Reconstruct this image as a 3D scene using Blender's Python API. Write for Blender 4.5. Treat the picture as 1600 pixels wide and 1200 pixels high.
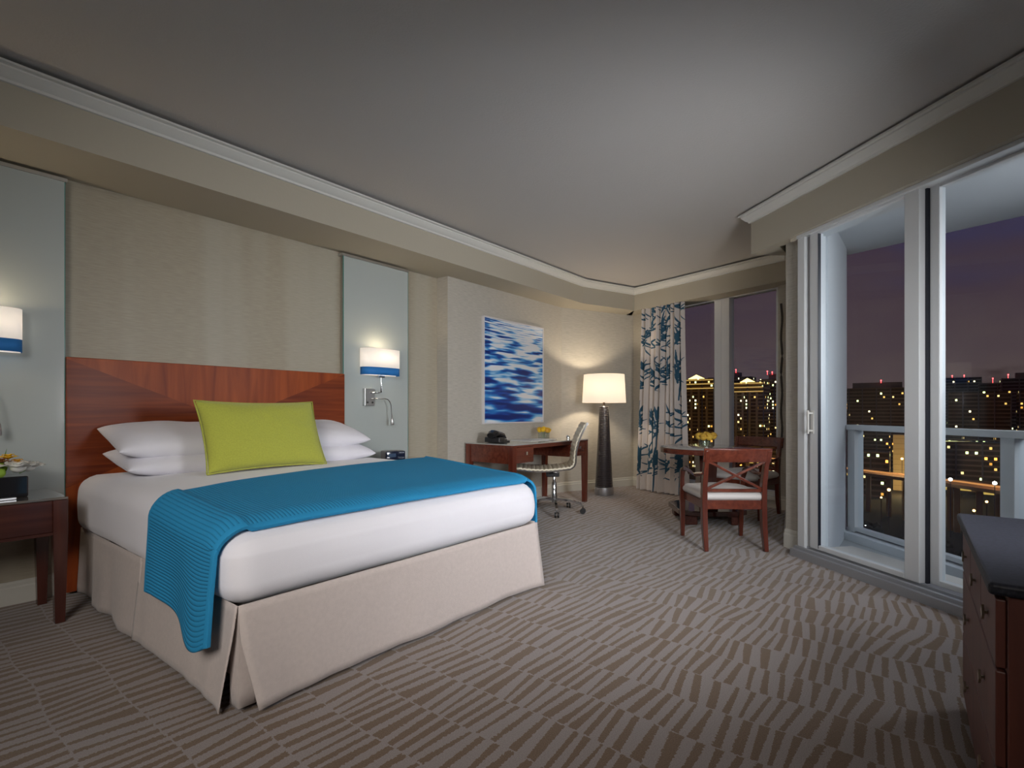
import bpy, bmesh, math, random
import numpy as np
from mathutils import Vector, Matrix
random.seed(7)
for o in list(bpy.data.objects): bpy.data.objects.remove(o, do_unlink=True)
S = bpy.context.scene
COL = S.collection
R_ = math.radians

# ------------------------------------------------------------------ camera
cd = bpy.data.cameras.new('camera'); cam = bpy.data.objects.new('camera', cd); COL.objects.link(cam)
cam.location = (0, 0, 1.02); cam.rotation_euler = (R_(90), 0, R_(38.586 - 90))
cd.sensor_width = 36; cd.lens = 824.155 / 1600 * 36; cd.shift_y = 0.0259
cd.clip_start = 0.05; cd.clip_end = 3000
S.camera = cam
S.view_settings.view_transform = 'Standard'; S.view_settings.look = 'None'
S.view_settings.gamma = 1; S.view_settings.use_curve_mapping = False
S.view_settings.exposure = 0.08

# ------------------------------------------------------------------ world: dusk sky with soft cloud
W = bpy.data.worlds.new('dusk'); S.world = W; W.use_nodes = True
nt = W.node_tree; nt.nodes.clear()
def N(t, ty, **k):
    n = t.nodes.new(ty)
    for a, b in k.items(): setattr(n, a, b)
    return n
def ramp(t, pts, interp='LINEAR'):
    r = N(t, 'ShaderNodeValToRGB'); cr = r.color_ramp; cr.interpolation = interp
    while len(cr.elements) < len(pts): cr.elements.new(0.5)
    for e, (p, c) in zip(cr.elements, pts):
        e.position = p; e.color = (*c, 1) if len(c) == 3 else c
    return r
def srgb(r, g, b):
    f = lambda c: ((c / 255 + .055) / 1.055) ** 2.4 if c > 10 else c / 255 / 12.92
    return (f(r), f(g), f(b))
tc = N(nt, 'ShaderNodeTexCoord'); sx = N(nt, 'ShaderNodeSeparateXYZ'); nt.links.new(tc.outputs['Generated'], sx.inputs[0])
cr = ramp(nt, [(0.0, srgb(30, 20, 20)), (0.49, srgb(60, 45, 45)), (0.502, srgb(96, 80, 80)), (0.58, srgb(82, 66, 74)), (0.66, srgb(64, 51, 74)), (0.76, srgb(52, 46, 76)), (1.0, srgb(40, 40, 70))])
m1 = N(nt, 'ShaderNodeMath', operation='MULTIPLY_ADD'); m1.inputs[1].default_value = .5; m1.inputs[2].default_value = .5
nt.links.new(sx.outputs[2], m1.inputs[0])
mp = N(nt, 'ShaderNodeMapping'); mp.inputs['Scale'].default_value = (2.5, 2.5, 9); nt.links.new(tc.outputs['Generated'], mp.inputs[0])
nz = N(nt, 'ShaderNodeTexNoise'); nz.inputs['Scale'].default_value = 2.2; nz.inputs['Detail'].default_value = 6; nt.links.new(mp.outputs[0], nz.inputs['Vector'])
m2 = N(nt, 'ShaderNodeMath', operation='MULTIPLY_ADD'); m2.inputs[1].default_value = .13; nt.links.new(nz.outputs[0], m2.inputs[0])
m3 = N(nt, 'ShaderNodeMath', operation='SUBTRACT'); m3.inputs[1].default_value = .065; nt.links.new(m1.outputs[0], m3.inputs[0]); nt.links.new(m3.outputs[0], m2.inputs[2])
nt.links.new(m2.outputs[0], cr.inputs[0])
cl = ramp(nt, [(0.45, (0, 0, 0)), (0.75, (1, 1, 1))]); nt.links.new(nz.outputs[0], cl.inputs[0])
hi = N(nt, 'ShaderNodeMapRange'); hi.inputs[1].default_value = .15; hi.inputs[2].default_value = .45; nt.links.new(sx.outputs[2], hi.inputs[0])
mm = N(nt, 'ShaderNodeMath', operation='MULTIPLY'); nt.links.new(cl.outputs[0], mm.inputs[0]); nt.links.new(hi.outputs[0], mm.inputs[1])
mx = N(nt, 'ShaderNodeMix', data_type='RGBA'); nt.links.new(mm.outputs[0], mx.inputs[0]); nt.links.new(cr.outputs[0], mx.inputs[6]); mx.inputs[7].default_value = (*srgb(70, 78, 118), 1)
bg = N(nt, 'ShaderNodeBackground'); bg.inputs[1].default_value = .66; wo = N(nt, 'ShaderNodeOutputWorld')
nt.links.new(mx.outputs[2], bg.inputs[0]); nt.links.new(bg.outputs[0], wo.inputs[0])

# ------------------------------------------------------------------ added fill lights for the room, and the balcony lights
def area(name, loc, target, size, power, color, sy=None):
    l = bpy.data.lights.new(name, 'AREA'); l.energy = power; l.color = color; l.size = size
    if sy: l.shape = 'RECTANGLE'; l.size_y = sy
    o = bpy.data.objects.new(name, l); COL.objects.link(o); o.location = loc
    o.rotation_euler = (Vector(target) - Vector(loc)).to_track_quat('-Z', 'Y').to_euler(); return o
def point(name, loc, power, color, r=.05, parent=None):
    l = bpy.data.lights.new(name, 'POINT'); l.energy = power; l.color = color; l.shadow_soft_size = r
    o = bpy.data.objects.new(name, l); COL.objects.link(o); o.location = loc
    if parent: o.parent = parent
    return o
def beam(o, deg): o.data.spread = R_(deg); return o
beam(area('entry_fill_light', (-1.4, -.2, 2.2), (2.0, 2.5, 0.6), 1.2, 21, (1, .94, .88), 1.2), 78)  # added soft fill from behind the camera
beam(area('ceiling_fill_light', (2.3, -.72, .6), (4.6, 2.5, 2.6), .5, 9, (1, .97, .94)), 66)  # added upward fill that brightens the far ceiling, out of view
beam(area('side_fill_light', (1.9, -.70, 1.25), (4.1, 3.2, 0.75), .8, 35, (.96, .97, 1)), 105)  # added side fill across the room, unseen by the right wall
area('balcony_ceiling_light', (4.0, -1.3, 2.2), (4.0, -0.6, 0), .8, 6, (.98, .98, 1))
area('balcony_wall_light', (4.1, -1.5, 1.6), (2.2, 2.4, 0.7), .9, 17, (.95, .97, 1))
WARM = (1, .78, .5)

# ------------------------------------------------------------------ materials
MATS = {}
def mat(name, col, rough=.5, metal=0, bump=0, bscale=200, spec=.5, var=0, vscale=8, coat=0, stretch=(1, 1, 1), sheen=0):
    if name in MATS: return MATS[name]
    m = bpy.data.materials.new(name); m.use_nodes = True; t = m.node_tree; b = t.nodes['Principled BSDF']
    b.inputs['Base Color'].default_value = (*col, 1); b.inputs['Roughness'].default_value = rough; b.inputs['Metallic'].default_value = metal
    b.inputs['Specular IOR Level'].default_value = spec
    b.inputs['Coat Weight'].default_value = coat; b.inputs['Coat Roughness'].default_value = .08
    b.inputs['Sheen Weight'].default_value = sheen
    tc = N(t, 'ShaderNodeTexCoord'); mp = N(t, 'ShaderNodeMapping'); mp.inputs['Scale'].default_value = stretch
    t.links.new(tc.outputs['Object'], mp.inputs[0])
    if var:
        n = N(t, 'ShaderNodeTexNoise'); n.inputs['Scale'].default_value = vscale; n.inputs['Detail'].default_value = 4; t.links.new(mp.outputs[0], n.inputs['Vector'])
        r = ramp(t, [(.3, tuple(c * (1 - var) for c in col)), (.7, tuple(min(1, c * (1 + var)) for c in col))]); t.links.new(n.outputs[0], r.inputs[0]); t.links.new(r.outputs[0], b.inputs['Base Color'])
    if bump:
        n = N(t, 'ShaderNodeTexNoise'); n.inputs['Scale'].default_value = bscale; n.inputs['Detail'].default_value = 3; t.links.new(mp.outputs[0], n.inputs['Vector'])
        bp = N(t, 'ShaderNodeBump'); bp.inputs['Strength'].default_value = bump; bp.inputs['Distance'].default_value = .004
        t.links.new(n.outputs[0], bp.inputs['Height']); t.links.new(bp.outputs[0], b.inputs['Normal'])
    MATS[name] = m; return m
def emis(name, col, st):
    if name in MATS: return MATS[name]
    m = bpy.data.materials.new(name); m.use_nodes = True; b = m.node_tree.nodes['Principled BSDF']
    b.inputs['Base Color'].default_value = (.02, .02, .02, 1); b.inputs['Emission Color'].default_value = (*col, 1); b.inputs['Emission Strength'].default_value = st
    MATS[name] = m; return m
def wood(name, dark, light, axis=0, rough=.25, coat=.5, scale=1.0):
    if name in MATS: return MATS[name]
    m = bpy.data.materials.new(name); m.use_nodes = True; t = m.node_tree; b = t.nodes['Principled BSDF']
    tc = N(t, 'ShaderNodeTexCoord'); mp = N(t, 'ShaderNodeMapping')
    s = [26 * scale] * 3; s[axis] = 1.6 * scale; mp.inputs['Scale'].default_value = s; t.links.new(tc.outputs['Object'], mp.inputs[0])
    n = N(t, 'ShaderNodeTexNoise'); n.inputs['Scale'].default_value = 1; n.inputs['Detail'].default_value = 5; n.inputs['Distortion'].default_value = .6
    t.links.new(mp.outputs[0], n.inputs['Vector'])
    r = ramp(t, [(.25, dark), (.75, light)]); t.links.new(n.outputs[0], r.inputs[0]); t.links.new(r.outputs[0], b.inputs['Base Color'])
    b.inputs['Roughness'].default_value = rough; b.inputs['Coat Weight'].default_value = coat; b.inputs['Coat Roughness'].default_value = .12
    MATS[name] = m; return m
def wallpaper(name, c1, c2, rough=.75):
    m = bpy.data.materials.new(name); m.use_nodes = True; t = m.node_tree; b = t.nodes['Principled BSDF']
    tc = N(t, 'ShaderNodeTexCoord'); mp = N(t, 'ShaderNodeMapping'); mp.inputs['Scale'].default_value = (14, 14, 160); t.links.new(tc.outputs['Object'], mp.inputs[0])
    n = N(t, 'ShaderNodeTexNoise'); n.inputs['Scale'].default_value = 1; n.inputs['Detail'].default_value = 4; t.links.new(mp.outputs[0], n.inputs['Vector'])
    r = ramp(t, [(.3, c1), (.7, c2)]); t.links.new(n.outputs[0], r.inputs[0]); t.links.new(r.outputs[0], b.inputs['Base Color'])
    b.inputs['Roughness'].default_value = rough
    bp = N(t, 'ShaderNodeBump'); bp.inputs['Strength'].default_value = .35; bp.inputs['Distance'].default_value = .003; t.links.new(n.outputs[0], bp.inputs['Height']); t.links.new(bp.outputs[0], b.inputs['Normal'])
    MATS[name] = m; return m
WALL = wallpaper('linen_wallcovering', (.41, .385, .335), (.50, .472, .415))
def embossed():
    m = wallpaper('embossed_wallcovering', (.34, .30, .225), (.41, .365, .28), .42); t = m.node_tree; b = t.nodes['Principled BSDF']
    # broad soft vertical bands of reflected light, painted paler into the wall colour
    tc = N(t, 'ShaderNodeTexCoord'); mpw = N(t, 'ShaderNodeMapping'); mpw.inputs['Scale'].default_value = (5.5, 0, .25); t.links.new(tc.outputs['Object'], mpw.inputs[0]); w = N(t, 'ShaderNodeTexNoise'); w.inputs['Scale'].default_value = 1; w.inputs['Detail'].default_value = 1
    t.links.new(mpw.outputs[0], w.inputs['Vector'])
    old = b.inputs['Base Color'].links[0].from_socket
    mx = N(t, 'ShaderNodeMix', data_type='RGBA'); mr = N(t, 'ShaderNodeMath', operation='MULTIPLY'); mr.inputs[1].default_value = .30
    wr_ = ramp(t, [(.4, (0, 0, 0)), (.65, (1, 1, 1))]); t.links.new(w.outputs[0], wr_.inputs[0]); t.links.new(wr_.outputs[0], mr.inputs[0]); t.links.new(mr.outputs[0], mx.inputs[0]); t.links.new(old, mx.inputs[6]); mx.inputs[7].default_value = (.50, .49, .42, 1)
    t.links.new(mx.outputs[2], b.inputs['Base Color'])
    return m
WALLH = embossed()
SOFF = mat('soffit_paint', (.42, .385, .31), .8, bump=.1, bscale=60)
CEIL = mat('ceiling_paint', (.50, .485, .475), .9, bump=.35, bscale=90)
TRIM = mat('white_trim_paint', (.62, .62, .59), .45)
BASEB = mat('baseboard_paint', (.55, .54, .49), .45)
CREAM = mat('cream_paint', (.60, .56, .47), .6)
FRAME = mat('white_aluminium_frame', (.60, .62, .635), .35, spec=.5)
FRAMEG = mat('grey_aluminium_sill', (.33, .34, .36), .4, metal=.3)
GASK = mat('black_gasket', (.01, .012, .02), .4)
CHER = wood('cherry_wood', (.075, .014, .008), (.17, .04, .02), 0)
CHERZ = wood('cherry_wood_upright', (.075, .014, .008), (.16, .036, .018), 2)
CHERD = wood('dark_cherry_wood', (.045, .012, .009), (.10, .028, .018), 0)
CHERDZ = wood('dark_cherry_upright', (.045, .012, .009), (.095, .026, .017), 2)
CHROME = mat('chrome', (.75, .76, .78), .12, 1)
STEEL = mat('brushed_steel', (.62, .62, .62), .35, 1)
BLACKP = mat('black_plastic', (.015, .015, .017), .35)
SHEET = mat('white_cotton_sheet', (.76, .75, .80), .85, bump=.12, bscale=500, sheen=.2)
PILLM = mat('white_pillowcase_cotton', (.74, .73, .79), .85, bump=.25, bscale=9, sheen=.2)
SKIRT = mat('taupe_linen', (.52, .452, .422), .9, bump=.3, bscale=300, var=.04, vscale=60, sheen=.2)
GREEN = mat('lime_woven_fabric', (.40, .42, .055), .9, bump=.5, bscale=400, var=.08, vscale=140, sheen=.2)
CUSH = mat('pale_silk_cushion', (.60, .57, .55), .5, sheen=.2)
CREAML = mat('cream_leather', (.85, .79, .63), .35)
GRAN = mat('black_granite', (.016, .017, .024), .5, spec=.25, var=.5, vscale=120)
LEAF = mat('leaf_green', (.10, .22, .03), .5); YEL = mat('yellow_petals', (.90, .55, .02), .6, var=.15, vscale=60); WPET = mat('white_petals', (.80, .80, .76), .6)
ORAN = mat('orange_petals', (.80, .42, .04), .6); RUSS = mat('russet_petals', (.35, .12, .03), .6); LIME = mat('lime_blooms', (.30, .48, .05), .7, bump=1, bscale=80)
WATERST = mat('flower_stems', (.25, .30, .18), .5)
LAMPB = mat('dark_ribbed_ceramic', (.035, .028, .03), .25, coat=.3)
SILV = mat('silver_base', (.5, .5, .52), .35, .9)
PAPER = mat('paper', (.75, .74, .72), .6)
BLOT = mat('pale_grey_board', (.62, .62, .60), .5)
def glassy(name, tint=(.95, .98, 1), refl=.06, rough=.02):
    if name in MATS: return MATS[name]
    m = bpy.data.materials.new(name); m.use_nodes = True; t = m.node_tree; t.nodes.clear()
    tr = N(t, 'ShaderNodeBsdfTransparent'); tr.inputs[0].default_value = (*tint, 1); gl = N(t, 'ShaderNodeBsdfGlossy'); gl.inputs[1].default_value = rough
    mxs = N(t, 'ShaderNodeMixShader'); o = N(t, 'ShaderNodeOutputMaterial')
    f = N(t, 'ShaderNodeLayerWeight'); f.inputs[0].default_value = .12; mr = N(t, 'ShaderNodeMath', operation='MULTIPLY_ADD'); mr.inputs[1].default_value = .15; mr.inputs[2].default_value = refl
    t.links.new(f.outputs['Facing'], mr.inputs[0]); t.links.new(mr.outputs[0], mxs.inputs[0])
    t.links.new(tr.outputs[0], mxs.inputs[1]); t.links.new(gl.outputs[0], mxs.inputs[2]); t.links.new(mxs.outputs[0], o.inputs[0])
    MATS[name] = m; return m
PANE = glassy('window_glass', refl=.008, rough=.0)
VASEG = glassy('vase_glass', (.9, .93, .92), .12)
TOPG = mat('glass_desk_top', (.42, .42, .40), .12, coat=1, spec=.8)
TOPN = mat('glass_on_dark_wood', (.16, .14, .12), .08, coat=1, spec=.8)
FROST = mat('frosted_panel_glass', (.40, .44, .43), .42, coat=.15, spec=.5)
GEDGE = mat('green_glass_edge', (.05, .25, .22), .2)
def shade_mat(name, col, em, st):
    m = bpy.data.materials.new(name); m.use_nodes = True; t = m.node_tree; t.nodes.clear()
    d = N(t, 'ShaderNodeBsdfDiffuse'); d.inputs[0].default_value = (*col, 1); tr = N(t, 'ShaderNodeBsdfTranslucent'); tr.inputs[0].default_value = (*col, 1)
    mx = N(t, 'ShaderNodeMixShader'); mx.inputs[0].default_value = .45; e = N(t, 'ShaderNodeEmission'); e.inputs[0].default_value = (*em, 1); e.inputs[1].default_value = st
    ad = N(t, 'ShaderNodeAddShader'); o = N(t, 'ShaderNodeOutputMaterial')
    t.links.new(d.outputs[0], mx.inputs[1]); t.links.new(tr.outputs[0], mx.inputs[2]); t.links.new(mx.outputs[0], ad.inputs[0]); t.links.new(e.outputs[0], ad.inputs[1]); t.links.new(ad.outputs[0], o.inputs[0]); return m
SHADE = shade_mat('lit_linen_shade', (.85, .80, .72), (1, .86, .68), .42)
SHADEW = shade_mat('lit_white_shade', (.8, .78, .76), (1, .92, .84), .26)
SHADEB = mat('blue_shade_band', (.02, .19, .55), .7)

# ------------------------------------------------------------------ mesh helpers
class MB:
    def __init__(s): s.bm = bmesh.new(); s.ml = []
    def _mi(s, f, mi):
        for x in f: x.material_index = mi
    def box(s, x0, x1, y0, y1, z0, z1, mi=0, rot=None, bev=0):
        r = bmesh.ops.create_cube(s.bm, size=1); v = r['verts']
        M = Matrix.Translation(((x0 + x1) / 2, (y0 + y1) / 2, (z0 + z1) / 2)) @ (rot or Matrix()) @ Matrix.Diagonal((x1 - x0, y1 - y0, z1 - z0, 1))
        bmesh.ops.transform(s.bm, matrix=M, verts=v)
        fs = list({f for q in v for f in q.link_faces}); s._mi(fs, mi)
        if bev:
            es = list({e for q in v for e in q.link_edges}); bmesh.ops.bevel(s.bm, geom=es, offset=bev, segments=3, affect='EDGES', profile=.5)
        return s
    def lathe(s, prof, c=(0, 0, 0), seg=40, mi=0, cap=True, axis='z', sy=1):
        rings = []
        for r, z in prof:
            ring = []
            for i in range(seg):
                a = 2 * math.pi * i / seg; p = (r * math.cos(a), r * math.sin(a) * sy, z)
                if axis == 'x': p = (p[2], p[0], p[1])
                if axis == 'y': p = (p[0], p[2], p[1])
                ring.append(s.bm.verts.new((c[0] + p[0], c[1] + p[1], c[2] + p[2])))
            rings.append(ring)
        fs = []
        for a, b in zip(rings, rings[1:]):
            for i in range(seg): fs.append(s.bm.faces.new((a[i], a[(i + 1) % seg], b[(i + 1) % seg], b[i])))
        if cap:
            if prof[0][0] > 1e-5: fs.append(s.bm.faces.new(rings[0][::-1]))
            if prof[-1][0] > 1e-5: fs.append(s.bm.faces.new(rings[-1]))
        s._mi(fs, mi); return s
    def sweep(s, pts, w, h, up=(0, 0, 1), mi=0, seg=4, ws=None):
        pts = [Vector(p) for p in pts]; rings = []
        n = len(pts)
        for i, p in enumerate(pts):
            d = (pts[min(i + 1, n - 1)] - pts[max(i - 1, 0)]).normalized()
            sd = d.cross(Vector(up))
            if sd.length < 1e-4: sd = d.cross(Vector((1, 0, 0)))
            sd.normalize(); u = sd.cross(d).normalized(); k = ws[i] if ws else 1; ring = []
            if seg == 4:
                for a, b in ((-1, -1), (1, -1), (1, 1), (-1, 1)): ring.append(s.bm.verts.new(p + sd * a * w / 2 * k + u * b * h / 2 * k))
            else:
                for j in range(seg):
                    a = 2 * math.pi * j / seg; ring.append(s.bm.verts.new(p + sd * math.cos(a) * w / 2 * k + u * math.sin(a) * h / 2 * k))
            rings.append(ring)
        fs = []
        for a, b in zip(rings, rings[1:]):
            for i in range(seg): fs.append(s.bm.faces.new((a[i], a[(i + 1) % seg], b[(i + 1) % seg], b[i])))
        fs.append(s.bm.faces.new(rings[0][::-1])); fs.append(s.bm.faces.new(rings[-1])); s._mi(fs, mi); return s
    def tube(s, pts, r, seg=12, mi=0): return s.sweep(pts, 2 * r, 2 * r, seg=seg, mi=mi)
    def ball(s, c, r, mi=0, sub=2, sc=(1, 1, 1)):
        q = bmesh.ops.create_icosphere(s.bm, subdivisions=sub, radius=r)['verts']
        bmesh.ops.transform(s.bm, matrix=Matrix.Translation(c) @ Matrix.Diagonal((*sc, 1)), verts=q)
        s._mi({f for v in q for f in v.link_faces}, mi); return s
    def prism(s, poly, z0, z1, mi=0):
        a = [s.bm.verts.new((x, y, z0)) for x, y in poly]; b = [s.bm.verts.new((x, y, z1)) for x, y in poly]; n = len(poly)
        fs = [s.bm.faces.new(a[::-1]), s.bm.faces.new(b)] + [s.bm.faces.new((a[i], a[(i + 1) % n], b[(i + 1) % n], b[i])) for i in range(n)]
        s._mi(fs, mi); return s
    def grid(s, fn, nu, nv, uv=None, closed=False):
        P = [[s.bm.verts.new(fn(i / nu, j / nv)) for j in range(nv + 1)] for i in range(nu + 1)]
        L = s.bm.loops.layers.uv.verify() if uv else None
        for i in range(nu):
            for j in range(nv):
                f = s.bm.faces.new((P[i][j], P[i + 1][j], P[i + 1][j + 1], P[i][j + 1]))
                if uv:
                    for l, (a, b) in zip(f.loops, ((i, j), (i + 1, j), (i + 1, j + 1), (i, j + 1))): l[L].uv = uv(a / nu, b / nv)
        return s
    def build(s, name, mats, parent=None, smooth=None, recalc=True, merge=0):
        if merge: bmesh.ops.remove_doubles(s.bm, verts=s.bm.verts, dist=merge)
        if recalc: bmesh.ops.recalc_face_normals(s.bm, faces=s.bm.faces)
        me = bpy.data.meshes.new(name); s.bm.to_mesh(me); s.bm.free()
        for m in (mats if isinstance(mats, (list, tuple)) else [mats]): me.materials.append(m)
        o = bpy.data.objects.new(name, me); COL.objects.link(o)
        if parent: o.parent = parent
        if smooth:
            for p in me.polygons: p.use_smooth = True
            try: me.set_sharp_from_angle(angle=R_(smooth))
            except Exception: pass
        return o
def bevel(o, w, seg=2):
    m = o.modifiers.new('bevel', 'BEVEL'); m.width = w; m.segments = seg; m.limit_method = 'ANGLE'; m.angle_limit = R_(40); return o
def solid(o, t, off=-1):
    m = o.modifiers.new('solid', 'SOLIDIFY'); m.thickness = t; m.offset = off; return o
def thing(name, label, cat, loc=(0, 0, 0), rz=0, group=None):
    o = bpy.data.objects.new(name, None); COL.objects.link(o); o.empty_display_size = .1
    o.location = loc; o.rotation_euler = (0, 0, rz); o['label'] = label; o['category'] = cat
    if group: o['group'] = group
    return o
def tag(o, label, cat, group=None, kind=None):
    o['label'] = label; o['category'] = cat
    if group: o['group'] = group
    if kind: o['kind'] = kind
    return o
def struct(o, label=None):
    o['kind'] = 'structure'
    if label: o['label'] = label
    return o
def copy_tree(o, parent=None):
    c = o.copy(); COL.objects.link(c)
    if parent: c.parent = parent; c.matrix_parent_inverse = o.matrix_parent_inverse.copy()
    for ch in list(o.children): copy_tree(ch, c)
    return c

# ------------------------------------------------------------------ carpet
def carpet():
    m = bpy.data.materials.new('wedge_stripe_carpet'); m.use_nodes = True; t = m.node_tree; b = t.nodes['Principled BSDF']
    def ma(op, a, b_=None, c=None):
        n = N(t, 'ShaderNodeMath', operation=op)
        for i, v in enumerate((a, b_, c)):
            if v is None: continue
            if isinstance(v, (int, float)): n.inputs[i].default_value = v
            else: t.links.new(v, n.inputs[i])
        return n.outputs[0]
    def noise1(x, y, sc):
        cb = N(t, 'ShaderNodeCombineXYZ'); t.links.new(x, cb.inputs[0])
        if y is not None: t.links.new(y, cb.inputs[1])
        n = N(t, 'ShaderNodeTexNoise'); n.inputs['Scale'].default_value = sc; n.inputs['Detail'].default_value = 0; t.links.new(cb.outputs[0], n.inputs['Vector']); return n.outputs[0]
    def white(x, y):
        cb = N(t, 'ShaderNodeCombineXYZ'); t.links.new(x, cb.inputs[0]); t.links.new(y, cb.inputs[1])
        n = N(t, 'ShaderNodeTexWhiteNoise'); t.links.new(cb.outputs[0], n.inputs['Vector']); return n.outputs[0]
    tc = N(t, 'ShaderNodeTexCoord'); sp = N(t, 'ShaderNodeSeparateXYZ'); t.links.new(tc.outputs['Object'], sp.inputs[0]); x, y = sp.outputs[0], sp.outputs[1]
    jn = N(t, 'ShaderNodeTexNoise'); jn.inputs['Scale'].default_value = 120; jn.inputs['Detail'].default_value = 1; t.links.new(tc.outputs['Object'], jn.inputs['Vector'])
    jit = ma('MULTIPLY_ADD', jn.outputs[0], .014, -.007)
    wv = noise1(y, None, 2.5)
    xr = ma('ADD', ma('MULTIPLY_ADD', wv, .05, -.025), x)
    xr = ma('ADD', xr, jit)
    rr = ma('DIVIDE', xr, .205); row = ma('FLOOR', rr); u = ma('SUBTRACT', ma('FRACT', rr), .5)
    # slow fanning of the bars, different in every row
    ph = white(row, row)
    y2 = ma('ADD', y, jit)
    v0 = ma('DIVIDE', y2, .054)
    fan = ma('MULTIPLY_ADD', noise1(ma('MULTIPLY', y, 1.0), ma('MULTIPLY', row, 7.31), 3.2), 2.6, -1.3)
    bend = ma('MULTIPLY', ma('MULTIPLY', u, fan), 1.1)
    stretch = ma('MULTIPLY', noise1(y, ma('MULTIPLY', row, 3.7), 4.0), 1.8)
    v = ma('ADD', ma('ADD', ma('ADD', v0, bend), stretch), ma('MULTIPLY', ph, 9))
    cell = ma('FLOOR', v); fr = ma('FRACT', v)
    taper = ma('MULTIPLY', ma('MULTIPLY_ADD', white(cell, row), 1.4, -.7), u)
    wd = ma('ADD', ma('MULTIPLY_ADD', white(row, cell), .30, .30), ma('MULTIPLY', taper, .5))
    mask = ma('MULTIPLY', ma('LESS_THAN', fr, wd), ma('LESS_THAN', ma('ABSOLUTE', u), .486))
    pn = N(t, 'ShaderNodeTexNoise'); pn.inputs['Scale'].default_value = 260; pn.inputs['Detail'].default_value = 2; t.links.new(tc.outputs['Object'], pn.inputs['Vector'])
    g = ramp(t, [(.3, (.205, .172, .162)), (.7, (.275, .235, .222))]); br = ramp(t, [(.3, (.112, .066, .036)), (.7, (.160, .100, .058))])
    t.links.new(pn.outputs[0], g.inputs[0]); t.links.new(pn.outputs[0], br.inputs[0])
    mx = N(t, 'ShaderNodeMix', data_type='RGBA'); t.links.new(mask, mx.inputs[0]); t.links.new(g.outputs[0], mx.inputs[6]); t.links.new(br.outputs[0], mx.inputs[7]); t.links.new(mx.outputs[2], b.inputs['Base Color'])
    b.inputs['Roughness'].default_value = .95; b.inputs['Specular IOR Level'].default_value = .2; b.inputs['Sheen Weight'].default_value = .25
    bp = N(t, 'ShaderNodeBump'); bp.inputs['Strength'].default_value = .4; bp.inputs['Distance'].default_value = .004; t.links.new(pn.outputs[0], bp.inputs['Height']); t.links.new(bp.outputs[0], b.inputs['Normal'])
    return m

# ------------------------------------------------------------------ room shell
YN, YD, YS = 3.79, 3.645, 3.30           # headboard wall, desk wall, soffit face
ZS, ZC, ZT, ZCEIL = 2.313, 2.514, 2.588, 2.605
B = (5.56, YD); C = (6.652, 3.192); E_ = (5.97, 1.175)
CO = (4.367, .86); CF = (4.273, .737)    # column
WD = Vector((-.632, -.775)); WD.normalize(); W0 = Vector((4.216, .727))   # window wall line
WN = Vector((-WD.y, WD.x)) * -1          # points towards the room?
if WN.dot(Vector((0, 0)) - W0) < 0: WN = -WN
def wp(t, off=0): p = W0 + WD * t + WN * off; return (p.x, p.y)
T0, T1 = -.06, 2.05
struct(MB().prism([(-3, -.95), (2.99, -.78), wp(1.9), wp(0, -.02), (4.40, .78), (5.99, 1.0), (6.75, 3.2), (6.75, 3.9), (-3, 3.9)], -.06, 0).build('floor', carpet()))
struct(MB().prism([(-3.2, -1.1), (3.1, -1.1), (4.6, .6), (6.4, .8), (7, 3.3), (7, 4), (-3.2, 4)], ZCEIL, ZCEIL + .1).build('ceiling', CEIL))
struct(MB().prism([(-3, YN), (3.577, YN), (3.577, YN + .12), (-3, YN + .12)], 0, ZCEIL).build('wall_left', WALLH))
XJ = 3.577
struct(MB().prism([(XJ, YD), B, C, (C[0] + .15, C[1] + .1), (C[0] + .15, 3.95), (XJ, 3.95)], 0, ZCEIL).build('wall_desk', WALL))
# rear wall with the tall window opening
Dr = (Vector(E_) - Vector(C)).normalized(); Nr = Vector((-Dr.y, Dr.x))
if Nr.dot(Vector((0, 0)) - Vector(C)) < 0: Nr = -Nr
def rp(t, off=0): p = Vector(C) + Dr * t + Nr * off; return (p.x, p.y)
LW = 2.25; WA, WB = .42, 2.045; WZ0, WZ1 = .11, 2.36
def rseg(mb, a, b, z0, z1, t0=0, t1=-.16, mi=0): mb.prism([rp(a, t0), rp(b, t0), rp(b, t1), rp(a, t1)], z0, z1, mi); return mb
mb = MB(); rseg(mb, -.1, WA, 0, ZCEIL); rseg(mb, WB, LW, 0, ZCEIL); rseg(mb, WA, WB, 0, WZ0); rseg(mb, WA, WB, WZ1, ZCEIL)
struct(mb.build('wall_rear', WALL))
w1 = MB(); f0, f1 = -.05, -.11
rseg(w1, WA, WA + .05, WZ0, WZ1, f0, f1); rseg(w1, WB - .05, WB, WZ0, WZ1, f0, f1); rseg(w1, WA + .05, WB - .05, WZ0, WZ0 + .06, f0, f1); rseg(w1, WA + .05, WB - .05, WZ1 - .06, WZ1, f0, f1)
w1 = w1.build('window_1', FRAME); struct(w1)
mu = MB(); rseg(mu, 1.255, 1.345, WZ0 + .06, WZ1 - .06, -.035, -.12); rseg(mu, 1.352, 1.452, WZ0 + .06, WZ1 - .06, -.03, -.12); struct(mu.build('window_mullion', mat('white_mullion', (.66, .67, .68), .4), w1))
g = MB(); rseg(g, WA + .05, 1.255, WZ0 + .06, WZ1 - .06, -.078, -.084); struct(g.build('window_pane', PANE, w1))
g = MB(); rseg(g, 1.452, WB - .05, WZ0 + .06, WZ1 - .06, -.078, -.084); struct(g.build('window_pane', PANE, w1))
s_ = MB(); rseg(s_, WA, WB, WZ0 - .02, WZ0 + .012, .03, -.05); struct(s_.build('window_sill', TRIM, w1))
# column between the two windows
struct(MB().prism([CO, CF, wp(-.02, -.05), (4.42, .66), (6.02, .98), (6.02, 1.13), (5.95, 1.15)], 0, 2.60).build('wall_column', WALL))
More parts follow.
